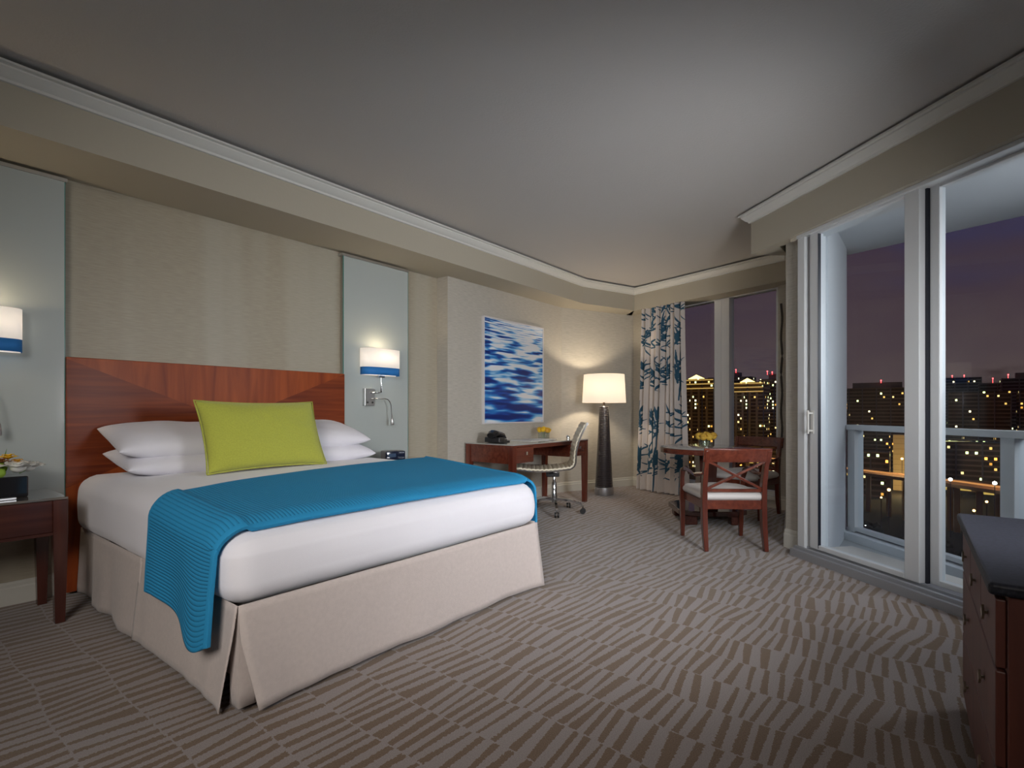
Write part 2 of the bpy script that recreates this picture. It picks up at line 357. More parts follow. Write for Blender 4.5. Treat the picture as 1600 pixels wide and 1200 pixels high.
# walls behind and beside the camera (never in the photograph)
struct(MB().box(-3.12, -3, -1.1, 3.9, 0, ZCEIL).build('wall_back', WALL))
struct(MB().prism([(-3, -.95), (2.99, -.95), wp(1.95), (3.02, -.74), (2.98, -.78), (-3, -.78)], 0, ZCEIL).build('wall_right', WALL))

# soffits and crown
SB = (5.50, YS); SC = (6.322, 3.019); SE = (5.80, 1.148)
H = Vector((4.48, 1.134)); HD = Vector((-math.cos(R_(50.3)), -math.sin(R_(50.3))))
H2 = H + HD * 2.5
struct(MB().prism([(-3, YS), SB, SC, (6.7, 3.25), (6.7, 3.9), (-3, 3.9)], ZS, ZCEIL).build('trim_1', SOFF), 'cream soffit over the bed wall')
sr = struct(MB().prism([SC, SE, (4.72, .90), (4.78, .80), (6.1, .95), (6.85, 3.2), (6.6, 3.3)], ZS, ZCEIL).build('trim_2', SOFF))
ZH = 2.264
struct(MB().prism([tuple(H), (4.70, .905), wp(-.25, -.02), wp(-.05, -.14), wp(2.6, -.14), tuple(H2 + Vector((-.2, -.3))), tuple(H2)], ZH, ZCEIL).build('trim_3', [SOFF]))
def crown(name, path):
    prof = [(0, ZC - .002), (.012, ZC), (.016, ZC + .012), (.03, ZC + .022), (.044, ZC + .040), (.052, ZC + .050), (.052, ZC + .058), (.068, ZC + .063), (.068, ZT), (0, ZT)]
    b = MB(); P = [Vector(p) for p in path]; rings = []
    for i, p in enumerate(P):
        d1 = (P[i] - P[i - 1]).normalized() if i else (P[1] - P[0]).normalized(); d2 = (P[i + 1] - P[i]).normalized() if i < len(P) - 1 else d1
        n1 = Vector((d1.y, -d1.x)); n2 = Vector((d2.y, -d2.x)); n = (n1 + n2); n = n / (n.length ** 2) * 2
        rings.append([b.bm.verts.new((p.x + n.x * o, p.y + n.y * o, z)) for o, z in prof])
    k = len(prof)
    for a, c in zip(rings, rings[1:]):
        for i in range(k): b.bm.faces.new((a[i], a[(i + 1) % k], c[(i + 1) % k], c[i]))
    b.bm.faces.new(rings[0]); b.bm.faces.new(rings[-1][::-1])
    return struct(b.build(name, TRIM, smooth=25))
crown('trim_4', [(-3, YS), SB, SC, SE, (4.72, .90)])
crown('trim_5', [(4.72, .90), tuple(H), tuple(H2)])
def baseb(name, path, h=.115, th=.016):
    prof = [(0, 0), (th, 0), (th, h * .72), (th * .6, h * .78), (th * .6, h * .9), (th * .25, h), (0, h)]
    b = MB(); P = [Vector(p) for p in path]; rings = []
    for i, p in enumerate(P):
        d1 = (P[i] - P[i - 1]).normalized() if i else (P[1] - P[0]).normalized(); d2 = (P[i + 1] - P[i]).normalized() if i < len(P) - 1 else d1
        n1 = Vector((d1.y, -d1.x)); n2 = Vector((d2.y, -d2.x)); n = (n1 + n2); n = n / (n.length ** 2) * 2
        rings.append([b.bm.verts.new((p.x + n.x * o, p.y + n.y * o, z)) for o, z in prof])
    k = len(prof)
    for a, c in zip(rings, rings[1:]):
        for i in range(k): b.bm.faces.new((a[i], a[(i + 1) % k], c[(i + 1) % k], c[i]))
    b.bm.faces.new(rings[0]); b.bm.faces.new(rings[-1][::-1])
    return struct(b.build(name, BASEB, smooth=25))
baseb('baseboard_left', [(-3, YN), (XJ, YN), (XJ, YD), B, C, rp(WA)], .12)
baseb('baseboard_column', [rp(WB + .01), (5.95, 1.15), CO, CF, wp(-.005)], .14)

# ------------------------------------------------------------------ sliding balcony door
ZD = 2.245
d1 = MB()
def wseg(mb, a, b, z0, z1, o0, o1, mi=0): mb.prism([wp(a, o0), wp(b, o0), wp(b, o1), wp(a, o1)], z0, z1, mi); return mb
wseg(d1, -.02, .045, 0, ZD + .02, .02, -.14); wseg(d1, -.02, 2.0, ZD - .005, ZH, .03, -.14)
wseg(d1, .045, .085, .06, ZD, -.02, -.12)
d1 = bevel(d1.build('door_1', FRAME), .003); struct(d1)
sl = MB(); wseg(sl, .0, 2.0, 0, .05, .10, -.16); wseg(sl, .0, 2.0, .05, .068, .07, .045); wseg(sl, .0, 2.0, .05, .068, -.0, -.02); struct(sl.build('door_sill', FRAMEG, d1))
def leaf(name, a, b, off, sw, se, bot=.09):
    q = MB(); o0, o1 = off, off - .045
    wseg(q, a, a + sw, .07, ZD, o0, o1); wseg(q, b - se, b, .07, ZD, o0, o1); wseg(q, a + sw, b - se, .07, .07 + bot * .35, o0, o1); wseg(q, a + sw, b - se, ZD - .02, ZD, o0, o1)
    q = bevel(q.build(name, FRAME, d1), .004); struct(q)
    g = MB(); wseg(g, a + sw, b - se, .07 + bot * .35, ZD - .02, off - .02, off - .026); struct(g.build('door_pane', PANE, q)); return q
lf = leaf('door_leaf', .085, .872, .012, .075, .088)
gk = MB(); wseg(gk, .160, .163, .08, ZD - .02, .0135, -.008); wseg(gk, .872, .884, .07, ZD, -.028, -.05); struct(gk.build('door_gasket', GASK, d1))
leaf('door_leaf', .884, 1.98, -.045, .052, .06)
hd = MB(); wseg(hd, .105, .118, .86, 1.02, .055, .045); wseg(hd, .105, .118, .875, .888, .055, .01); wseg(hd, .105, .118, .995, 1.008, .055, .01); wseg(hd, .098, .125, .86, 1.02, .016, .012)
struct(bevel(hd.build('door_handle', TRIM, lf), .002))
struct(MB().prism([wp(-.09, .0), wp(2.0, .0), wp(2.0, .02), wp(-.09, .02)], ZD - .0, ZH).build('trim_6', CREAM))

# ------------------------------------------------------------------ balcony
BW = mat('white_balcony_stucco', (.62, .65, .68), .8, bump=.2, bscale=80)
BF = mat('grey_balcony_floor', (.42, .44, .45), .7, var=.08, vscale=4)
RA = Vector((5.32, .548)); RD = Vector((-.731, -.683)).normalized(); RN = Vector((RD.y, -RD.x))
if RN.dot(-RA) < 0: RN = -RN
def bp(t, o=0): p = RA + RD * t + RN * o; return (p.x, p.y)
struct(MB().prism([wp(0, -.16), wp(3.2, -.16), bp(3.6, 0), bp(3.6, -.25), bp(-.2, -.25), bp(-.2, 0)], -.26, -.06).build('balcony_floor', BF))
struct(MB().prism([wp(.0, -.16), wp(2.6, -.16), wp(2.6, -.42), wp(.0, -.42)], -.06, .035).build('balcony_step', mat('beige_step', (.62, .59, .55), .7)))
struct(MB().prism([bp(-.12, .10), bp(3.5, .10), bp(3.5, -.12), bp(-.12, -.12)], -.06, .0).build('balcony_curb', BW))
ce1 = (5.61, .64); ce2 = (4.62, -2.6)
struct(MB().prism([wp(-.03, -.10), wp(2.4, -.10), (3.2, -2.6), ce2, (5.257, -.51), ce1, (5.45, .80)], 2.42, 2.60).build('balcony_ceiling', BW))
struct(MB().prism([wp(.06, -.16), (4.30, .62), (5.42, .70), (5.40, .585), bp(-.03, .02)], -.06, 2.42).build('wall_balcony', BW))
rl = thing('balcony_railing', 'white balcony railing beyond the sliding door with a flat top rail', 'railing', (RA.x, RA.y, 0))
def bseg(mb, a, b, z0, z1, o0, o1):
    mb.prism([(bp(t, o)[0] - RA.x, bp(t, o)[1] - RA.y) for t, o in ((a, o0), (b, o0), (b, o1), (a, o1))], z0, z1); return mb
bevel(bseg(MB(), .0, 3.4, .855, .90, .045, -.045).build('top_rail', FRAME, rl), .004)
bevel(bseg(MB(), .0, 3.4, .012, .045, .03, -.03).build('bottom_rail', FRAME, rl), .004)
for t in (.0, 1.30, 2.6): bevel(bseg(MB(), t, t + .085, 0.0, .86, .03, -.05).build('post', FRAME, rl), .004)
for a, b in ((.085, 1.30), (1.385, 2.6)): bseg(MB(), a, b, .05, .85, .0, -.008).build('glass_panel', PANE, rl)

# ------------------------------------------------------------------ the city at night
def facade(name, base, fh, bay, dens, cols, stg, balc=.35, bandcol=None):
    m = bpy.data.materials.new(name); m.use_nodes = True; t = m.node_tree; b = t.nodes['Principled BSDF']
    def ma(op, a, b_=None, c=None):
        n = N(t, 'ShaderNodeMath', operation=op)
        for i, v in enumerate((a, b_, c)):
            if v is None: continue
            if isinstance(v, (int, float)): n.inputs[i].default_value = v
            else: t.links.new(v, n.inputs[i])
        return n.outputs[0]
    tc = N(t, 'ShaderNodeTexCoord'); sp = N(t, 'ShaderNodeSeparateXYZ'); t.links.new(tc.outputs['Object'], sp.inputs[0])
    h = ma('DIVIDE', ma('ADD', sp.outputs[1], sp.outputs[0]), bay); z = ma('DIVIDE', sp.outputs[2], fh)
    ch, cz, fh_, fz = ma('FLOOR', h), ma('FLOOR', z), ma('FRACT', h), ma('FRACT', z)
    cb = N(t, 'ShaderNodeCombineXYZ'); t.links.new(ch, cb.inputs[0]); t.links.new(cz, cb.inputs[1]); cb.inputs[2].default_value = random.random() * 50
    wn = N(t, 'ShaderNodeTexWhiteNoise'); t.links.new(cb.outputs[0], wn.inputs['Vector'])
    lit = ma('LESS_THAN', wn.outputs['Value'], dens)
    cb2 = N(t, 'ShaderNodeCombineXYZ'); t.links.new(ch, cb2.inputs[1]); t.links.new(cz, cb2.inputs[0]); wn2 = N(t, 'ShaderNodeTexWhiteNoise'); t.links.new(cb2.outputs[0], wn2.inputs['Vector'])
    inn = ma('MULTIPLY', ma('MULTIPLY', ma('GREATER_THAN', fh_, .15), ma('LESS_THAN', fh_, .75)), ma('MULTIPLY', ma('GREATER_THAN', fz, .38), ma('LESS_THAN', fz, .86)))
    cc = ramp(t, [(i / len(cols), c) for i, c in enumerate(cols)], 'CONSTANT'); t.links.new(wn2.outputs['Value'], cc.inputs[0])
    st = ma('MULTIPLY', ma('MULTIPLY', lit, inn), ma('MULTIPLY_ADD', ma('POWER', wn2.outputs['Value'], 2.0), stg, stg * .25))
    t.links.new(cc.outputs[0], b.inputs['Emission Color']); t.links.new(st, b.inputs['Emission Strength'])
    slab = ma('LESS_THAN', fz, balc); mx = N(t, 'ShaderNodeMix', data_type='RGBA'); t.links.new(slab, mx.inputs[0])
    mx.inputs[6].default_value = (*[c * .3 for c in base], 1); mx.inputs[7].default_value = (*base, 1); t.links.new(mx.outputs[2], b.inputs['Base Color']); b.inputs['Roughness'].default_value = .9; b.inputs['Specular IOR Level'].default_value = .1  # recess shade between the floor slabs put into a darker base colour
    return m
AM = [(1, .42, .06), (1, .55, .12), (1, .70, .25), (1, .85, .5), (.85, .95, .35), (1, .30, .04)]
FD = [facade('night_facade_brown', (.16, .11, .08), 2.9, 2.0, .085, AM, 4.5), facade('night_facade_grey', (.13, .115, .13), 2.9, 2.2, .06, AM, 4.5), facade('night_facade_warm', (.26, .17, .08), 2.9, 2.1, .13, AM, 5.0),
      facade('night_facade_pale', (.50, .36, .20), 3.0, 6.0, .0, AM, 2.0, .95)]
CROWNM = emis('floodlit_crown_light', (1, .72, .22), 3.5); CROWNS = emis('floodlit_crown_glow', (1, .6, .15), .55); REDM = emis('red_beacon_light', (1, .05, .05), 12)  # floodlight on the tower crowns put in as emission
DARKW = mat('dark_concrete', (.09, .075, .08), .9)
def tower(x, y, zt, w, dp, fm, label, extra=None, beacons=(), z0=-45, bands=True):
    b = thing('apartment_tower' if zt > 5 else 'apartment_block', label, 'building', (x, y, z0), 0, 'distant buildings')
    hgt = zt - z0
    MB().box(0, dp, -w / 2, w / 2, 0, hgt).build('facade', fm, b)
    if bands:
        q = MB(); n = max(2, int(w / 9))
        for i in range(n + 1): yy = -w / 2 + i * w / n; q.box(-.9, 0, yy - .35, yy + .35, 0, hgt)
        q.build('balcony_walls', DARKW, b)
    if extra == 'box':
        MB().box(3, dp * .6, -w * .22, w * .22, hgt, hgt + 4.5).build('penthouse', DARKW, b)
    if extra == 'crown':
        q = MB()
        for k, (zz, ww) in enumerate(((hgt - .8, .96), (hgt - 4.0, 1.0), (hgt - 7.5, 1.0))): q.box(-1.1, -.05, -w / 2 * ww, w / 2 * ww, zz - .55, zz + .15)
        q.build('lit_cornice', CROWNS, b)
        q = MB(); v = [q.bm.verts.new(p) for p in ((-1.2, -w * .24, hgt), (-1.2, w * .24, hgt), (-1.2, 0, hgt + 3.2), (0, -w * .24, hgt), (0, w * .24, hgt), (0, 0, hgt + 3.2))]
        for f in ((0, 1, 2), (3, 5, 4), (0, 2, 5, 3), (1, 4, 5, 2), (0, 3, 4, 1)): q.bm.faces.new([v[i] for i in f])
        q.build('lit_gable', CROWNM, b)
        q = MB()
        for yy in (-.33, -.1, .12, .34): q.box(-.95, 0, yy * w, yy * w + 1.6, 0, hgt - 8)
        q.build('balcony_walls', mat('tan_concrete', (.28, .19, .09), .9), b)
    for (yy, zz) in beacons:
        q = MB().ball((1.5, yy, hgt + zz), .55, sub=1).tube([(1.5, yy, hgt + (4 if extra == 'box' and zz > 5 else 0)), (1.5, yy, hgt + zz)], .12, 5); q.build('red_beacon', REDM, b)
    return b
tower(420, 147, 26.2, 27, 22, FD[2], 'tan night tower with floodlit gable behind the narrow rear pane', 'crown')
tower(540, 157, 34.0, 40, 20, FD[0], 'dark tall tower with roof box rising behind the rear mullion', 'box', [(-6, 7)])
tower(456, 118, 24.2, 24, 22, FD[2], 'tan night tower with floodlit gable in the wide rear pane', 'crown')
tower(511, 110, 29.2, 24, 20, FD[2], 'tower with many amber windows at the right edge of the rear window', 'box', [(6, 7), (2, 6)])
tower(677, 114, 31.1, 47, 20, FD[1], 'far dark tower hidden partly behind the column', None)
tower(522, 36, 19.5, 76, 18, FD[0], 'wide dark apartment slab with penthouse box seen in the left door pane', 'box', [(-3, 6)])
tower(376, 7, -13, 22, 14, FD[3], 'plain pale tower with one column of yellow lights above the highway', None, bands=False)
tower(679, -17, 33.4, 39, 20, FD[1], 'distant twin-beacon tower just right of the door stile', None, [(2, 2), (-7, 2)])
tower(532, -27, 15.3, 36, 20, FD[0], 'lower dark apartment block in the right door pane', None, [])
tower(636, -45, 25.8, 24, 20, FD[1], 'narrow grey tower left of the highest roofline in the right door pane', None, [(3, 4)])
tower(611, -62, 28.4, 32, 20, FD[1], 'grey tower with stepped roof at the far right of the door view', 'box', [(12, 3)])
tower(537, -72, 15.5, 44, 20, FD[0], 'dark block with greenish lit windows at the right edge', None)
tower(340, 26, -21, 16, 12, FD[0], 'low dark block behind the highway in the left door pane', None)
tower(394, -16, -17, 34, 14, FD[0], 'low dark block behind the highway in the right door pane', None)
tower(470, 190, 12, 50, 20, FD[0], 'dark block left of the floodlit towers behind the curtain', None)
tower(392, 82, -20, 60, 14, FD[2], 'low amber lit block below the floodlit towers', None)
GR = mat('dark_ground', (.018, .012, .008), 1, var=.5, vscale=.05)
struct(MB().box(40, 2500, -1200, 1500, -46, -45).build('ground', GR))
# column of stair lights on the pale tower
pale = [q for q in bpy.data.objects if q.get('label', '').startswith('plain pale tower')][0]
for k in range(20): MB().box(-.15, 0, -1.2, -.3, 3 + k * 1.5, 3.8 + k * 1.5).build('stair_light', emis('stair_light', (1, .75, .2), 6), pale)
# elevated highway
hw = thing('elevated_highway', 'elevated highway glowing orange on concrete piers below the towers', 'highway', (265, -4, -45))
hp = [(370, 110, 17.5), (329, 69, 17.3), (296, 30, 17.6), (272, 4, 18), (265, -4, 18.3), (243, -24, 18.5), (227, -40, 19.0), (200, -62, 19.5)]
hp = [(x - 265, y + 4, z) for x, y, z in hp]
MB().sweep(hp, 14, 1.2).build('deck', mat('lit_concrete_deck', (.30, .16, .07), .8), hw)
MB().sweep([(x - 4.6, y - 4.6, z + .85) for x, y, z in hp], .5, .7).build('barrier', emis('glowing_barrier', (1, .38, .10), .75), hw)  # orange glow of the highway put on the barrier as emission
for i in range(14):
    a = i / 13 * (len(hp) - 1); k = min(int(a), len(hp) - 2); fr = a - k; p = [hp[k][j] * (1 - fr) + hp[k + 1][j] * fr for j in range(3)]
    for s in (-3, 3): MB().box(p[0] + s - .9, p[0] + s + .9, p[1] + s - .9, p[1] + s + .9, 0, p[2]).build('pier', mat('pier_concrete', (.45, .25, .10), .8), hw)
yard = MB()
for i in range(26):
    y = -80 + i * 7.5; x = 262 + max(0, y + 30) * .75 + random.uniform(0, 40); yard.box(x, x + 3, y, y + random.uniform(2, 6), 12.5 + random.uniform(0, 1), 14.0)
o = yard.build('lit_market_roof', emis('market_lights', (1, .62, .12), .6)); o.location = (0, 0, -45); tag(o, 'row of yellow lit low buildings under the highway', 'buildings', kind='stuff')
# street lamps
def lamp(x, y, z, c, st, r=.5):
    s = thing('street_lamp', '%s glowing street lamp on a thin pole beside the elevated highway' % c[0], 'street lamp', (x, y, -45), 0, '%s street lamps by the highway' % c[0])
    h = z + 45; MB().tube([(0, 0, 0), (0, 0, h)], .12, 6).build('pole', DARKW, s)
    MB().ball((0, 0, h), r, sub=1).build('lamp_head', emis('lamp_%s' % c[0], c[1], st), s)
OR_ = ('orange', (1, .45, .12)); WH = ('white', (1, .95, .8))
for x, y, z, c, r in [(299, 11, -21, OR_, .55), (255, 6, -25, WH, .5), (249, -5, -24, WH, .65), (236, -16, -23, WH, .65), (235, -20, -20, OR_, .5), (245, 13, -29, OR_, .6), (196, -9, -27, OR_, .35), (202, -12, -25, OR_, .35), (207, 13, -27, OR_, .3), (132, 11, -23, WH, .12), (306, 62, -18, WH, .6), (300, 45, -30, OR_, .6), (310, 78, -33, OR_, .7), (222, -30, -27, OR_, .5)]:
    lamp(x, y, z, c, 14, r)
point('highway_glow', (285, 8, -18), 16000, (1, .6, .25), 2); point('highway_glow', (250, -30, -18), 16000, (1, .5, .2), 2)
point('tower_floodlight', (352, 8, -36), 22000, (1, .7, .3), 2); point('district_glow', (320, 128, -5), 26000, (1, .68, .3), 6); point('district_glow', (470, 10, -10), 12000, (1, .7, .45), 6)
# dark trees below
TREE = mat('dark_foliage', (.05, .045, .02), 1, var=.6, vscale=.6)
protos = []
for k in range(3):
    b = MB()
    for i in range(26):
        a = random.uniform(0, 6.28); r = random.uniform(0, 3.2); z = random.uniform(4, 11)
        b.ball((r * math.cos(a), r * math.sin(a), z), random.uniform(.9, 2.0), sub=1)
    protos.append((b, k))
trees = []
for b, k in protos:
    for v in b.bm.verts: v.co += Vector((random.uniform(-.35, .35), random.uniform(-.35, .35), random.uniform(-.3, .3)))
    r = thing('park_tree', 'dark bushy tree in the park below the highway', 'tree', (0, 0, -45), 0, 'dark trees below the balcony')
    b.build('crown', TREE, r); MB().tube([(0, 0, 0), (0, 0, 6)], .35, 6).build('trunk', mat('bark', (.05, .03, .02), .9), r); trees.append(r)
cnt = 0
spots = []; tries = 0
while len(spots) < 110 and tries < 20000:
    tries += 1; d = random.uniform(85, 215); yy = random.uniform(-.16, .34) * d
    if all((d - a) ** 2 + (yy - b_) ** 2 > 49 for a, b_ in ((196, -9), (202, -12), (207, 13), (132, 11), (222, -30))) and all((d - a) ** 2 + (yy - b_) ** 2 > 10.5 ** 2 for a, b_ in spots): spots.append((d, yy))
for i, (d, yy) in enumerate(spots):
    if i < 3: o = trees[i]
    else:
        o = copy_tree(trees[i % 3])
    o.location = (d, yy, -45 if d < 190 else -45); o.rotation_euler = (0, 0, random.uniform(0, 6)); s = random.uniform(.8, 1.02); o.scale = (s, s, s * random.uniform(.7, 1.1))

# ------------------------------------------------------------------ bed
bed = thing('bed', 'queen bed with a cherry veneer headboard, white linen and taupe skirt', 'bed', (1.6, 2.75, 0))
def L(x, y, z): return (x - 1.6, y - 2.75, z)
def hb_mat():
    m = bpy.data.materials.new('matched_cherry_veneer'); m.use_nodes = True; t = m.node_tree; b = t.nodes['Principled BSDF']
    def ma(op, a, b_=None, c=None):
        n = N(t, 'ShaderNodeMath', operation=op)
        for i, v in enumerate((a, b_, c)):
            if v is None: continue
            if isinstance(v, (int, float)): n.inputs[i].default_value = v
            else: t.links.new(v, n.inputs[i])
        return n.outputs[0]
    tc = N(t, 'ShaderNodeTexCoord'); sp = N(t, 'ShaderNodeSeparateXYZ'); t.links.new(tc.outputs['Object'], sp.inputs[0])
    def grain(sc):
        mp = N(t, 'ShaderNodeMapping'); mp.inputs['Scale'].default_value = sc; t.links.new(tc.outputs['Object'], mp.inputs[0])
        n = N(t, 'ShaderNodeTexNoise'); n.inputs['Scale'].default_value = 1; n.inputs['Detail'].default_value = 5; n.inputs['Distortion'].default_value = .8; t.links.new(mp.outputs[0], n.inputs['Vector']); return n.outputs[0]
    gh, gv = grain((1.5, 1, 30)), grain((14, 1, 1.6))
    ax = ma('ABSOLUTE', sp.outputs[0]); dz = ma('ABSOLUTE', ma('SUBTRACT', sp.outputs[2], .95))
    side = ma('GREATER_THAN', ma('MULTIPLY', ax, .41), dz)   # left/right triangles against top/bottom ones
    rh = ramp(t, [(.25, (.11, .017, .005)), (.75, (.26, .052, .012))]); rv = ramp(t, [(.25, (.18, .030, .008)), (.75, (.40, .088, .016))])
    t.links.new(gh, rh.inputs[0]); t.links.new(gv, rv.inputs[0])
    mx = N(t, 'ShaderNodeMix', data_type='RGBA'); t.links.new(side, mx.inputs[0]); t.links.new(rv.outputs[0], mx.inputs[6]); t.links.new(rh.outputs[0], mx.inputs[7]); t.links.new(mx.outputs[2], b.inputs['Base Color'])
    b.inputs['Roughness'].default_value = .4; b.inputs['Specular IOR Level'].default_value = .25; b.inputs['Coat Weight'].default_value = .05; b.inputs['Coat Roughness'].default_value = .2
    return m
bevel(MB().box(.735 - 1.6, 2.482 - 1.6, 3.705 - 2.75, 3.775 - 2.75, .02, 1.315).build('headboard', hb_mat(), bed), .004)
MB().box(.86 - 1.6, 2.44 - 1.6, 1.90 - 2.75, 3.70 - 2.75, .06, .36).build('box_spring', SKIRT, bed)
# mattress in its white sheet: rounded box with gentle bulge
def foot_drop(y):
    t_ = max(0, min(1, (2.85 - y) / 1.05)); return .062 * t_ * t_ * (3 - 2 * t_)
def sup(x0, x1, y0, y1, z0, z1, r, n=40, puff=.02, seed=0, name='mattress', m=SHEET, par=None, loc=(0, 0, 0), foot=False):
    b = MB(); q = bmesh.ops.create_cube(b.bm, size=2)
    bmesh.ops.subdivide_edges(b.bm, edges=b.bm.edges[:], cuts=n, use_grid_fill=True)
    cx, cy, cz = (x0 + x1) / 2, (y0 + y1) / 2, (z0 + z1) / 2; hx, hy, hz = (x1 - x0) / 2, (y1 - y0) / 2, (z1 - z0) / 2
    from mathutils import noise
    for v in b.bm.verts:
        p = Vector((v.co.x * hx, v.co.y * hy, v.co.z * hz))
        # remap so that more vertices sit near the rounded rim
        c = Vector((max(-hx + r, min(hx - r, p.x)), max(-hy + r, min(hy - r, p.y)), max(-hz + r, min(hz - r, p.z))))
        d = p - c
        if d.length > 1e-6: p = c + d.normalized() * r * (max(abs(d.x), abs(d.y), abs(d.z)) / r)
        u, w, zz = p.x / hx, p.y / hy, p.z / hz
        if zz > 0: p.z += puff * (1 - u * u) * (1 - w * w)
        bul = .5 * puff * (1 - zz * zz); p.x += bul * (1 if u > 0 else -1) * min(1, abs(u) ** 8 * 1.2); p.y += bul * (1 if w > 0 else -1) * min(1, abs(w) ** 8 * 1.2)
        nz = noise.noise(Vector((p.x * 2.2 + seed, p.y * 2.2, p.z * 5))) * .008 + noise.noise(Vector((p.x * 9, p.y * 9, p.z * 3 + seed))) * .003
        p += p.normalized() * nz
        if foot and p.z > -hz * .4: p.z -= foot_drop(p.y + cy) * min(1, (p.z / hz + .4) / 1.0)
        v.co = (p.x + cx - loc[0], p.y + cy - loc[1], p.z + cz - loc[2])
    return b.build(name, m, par, smooth=80)
sup(.775, 2.50, 1.80, 3.70, .350, .665, .085, 46, .02, 3, 'mattress', SHEET, bed, (1.6, 2.75, 0), True)
# skirt
from mathutils import noise
def skirt_panel(p0, p1, flare0, flare1, amp, seed, zt=.372, zb=.018, g0=0, g1=0):
    p0, p1 = Vector(p0), Vector(p1); d = (p1 - p0); Ln = d.length; d.normalize(); n = Vector((d.y, -d.x))
    def fn(u, v):
        op = max(0, (v - .30) / .70); z = zt + (zb - zt) * v; a_, b_ = g0 * op, Ln - g1 * op; s = a_ + u * (b_ - a_)
        fl = v * (.018 + flare0 * math.exp(-s / .12) + flare1 * math.exp(-(Ln - s) / .12))
        fold = v * amp * (noise.noise(Vector((s * 3.1 + seed, 0, 0))) + .5 * noise.noise(Vector((s * 8 + seed, 3, 0))))
        p = p0 + d * s + n * (fl + fold); hem = .008 * noise.noise(Vector((s * 4, seed, 0))) * v
        return (p.x - 1.6, p.y - 2.75, z + hem)
    b = MB(); b.grid(fn, 60, 12); return b
sk = skirt_panel((.800, 3.70), (.800, 2.72), .0, .0, .035, 1)
sk.grid(lambda u, v: (.800 - 1.6 - .0, 2.72 - .0 - 2.75 + .0 - .03 * v * u, .362 - .344 * v), 1, 6)
o = sk.build('bed_skirt', SKIRT, bed, smooth=70, recalc=False); solid(o, .004)
sk = skirt_panel((.805, 2.74), (.800, 1.800), .02, .03, .022, 5, g1=.045); o = sk.build('bed_skirt', SKIRT, bed, smooth=70, recalc=False); solid(o, .004)
sk = skirt_panel((.800, 1.800), (2.485, 1.800), .03, .03, .02, 9, g0=.05); o = sk.build('bed_skirt', SKIRT, bed, smooth=70, recalc=False); solid(o, .004)
sk = skirt_panel((2.49, 1.82), (2.49, 3.70), .02, .0, .03, 12); o = sk.build('bed_skirt', SKIRT, bed, smooth=70, recalc=False); solid(o, .004)
ins = MB(); ins.grid(lambda u, v: (.806 + .12 * max(0, u - .5) - 1.6, 1.806 + .12 * max(0, .5 - u) - 2.75, .362 - .335 * v), 8, 6); solid(ins.build('corner_pleat', SKIRT, bed, smooth=60, recalc=False), .004)

# blue coverlet
def cover_mat():
    m = bpy.data.materials.new('blue_ribbed_quilt'); m.use_nodes = True; t = m.node_tree; b = t.nodes['Principled BSDF']
    b.inputs['Base Color'].default_value = (.022, .25, .49, 1); b.inputs['Roughness'].default_value = .85; b.inputs['Specular IOR Level'].default_value = .25
    uvn = N(t, 'ShaderNodeUVMap'); sp = N(t, 'ShaderNodeSeparateXYZ'); t.links.new(uvn.outputs[0], sp.inputs[0])
    def ma(op, a, b_=None):
        n = N(t, 'ShaderNodeMath', operation=op)
        for i, v in enumerate((a, b_)):
            if v is None: continue
            if isinstance(v, (int, float)): n.inputs[i].default_value = v
            else: t.links.new(v, n.inputs[i])
        return n.outputs[0]
    s = ma('ABSOLUTE', ma('SINE', ma('MULTIPLY', sp.outputs[0], math.pi / .0155)))
    # plain hem all round
    eu = ma('LESS_THAN', ma('ABSOLUTE', ma('SUBTRACT', sp.outputs[1], .445)), .415)
    hgt = ma('MULTIPLY', ma('POWER', s, .5), eu)
    bp = N(t, 'ShaderNodeBump'); bp.inputs['Strength'].default_value = .9; bp.inputs['Distance'].default_value = .004; t.links.new(hgt, bp.inputs['Height']); t.links.new(bp.outputs[0], b.inputs['Normal'])
    return m
TOPZ = .700
def cov_path(s, y=0):
    # distance along the throw, from the left hem over the top to the right hem
    hl, r, wt = .36, .10, 1.576
    if s < hl: k = 1 - s / hl; return (.756 - .012 * k, TOPZ - r - (hl - s), 'l', k)
    s -= hl
    if s < r * 1.5708: a = s / r; return (.756 + r - r * math.cos(a), TOPZ - r + r * math.sin(a), 'c', 0)
    s -= r * 1.5708
    if s < wt: return (.856 + s, TOPZ, 't', 0)
    s -= wt
    if s < r * 1.5708: a = s / r; return (.856 + wt + r * math.sin(a), TOPZ - r + r * math.cos(a), 'c', 0)
    s -= r * 1.5708; return (.856 + wt + r + .02 * s, TOPZ - r - s, 'r', s / .33)
LT = .36 + .157 + 1.576 + .157 + .30
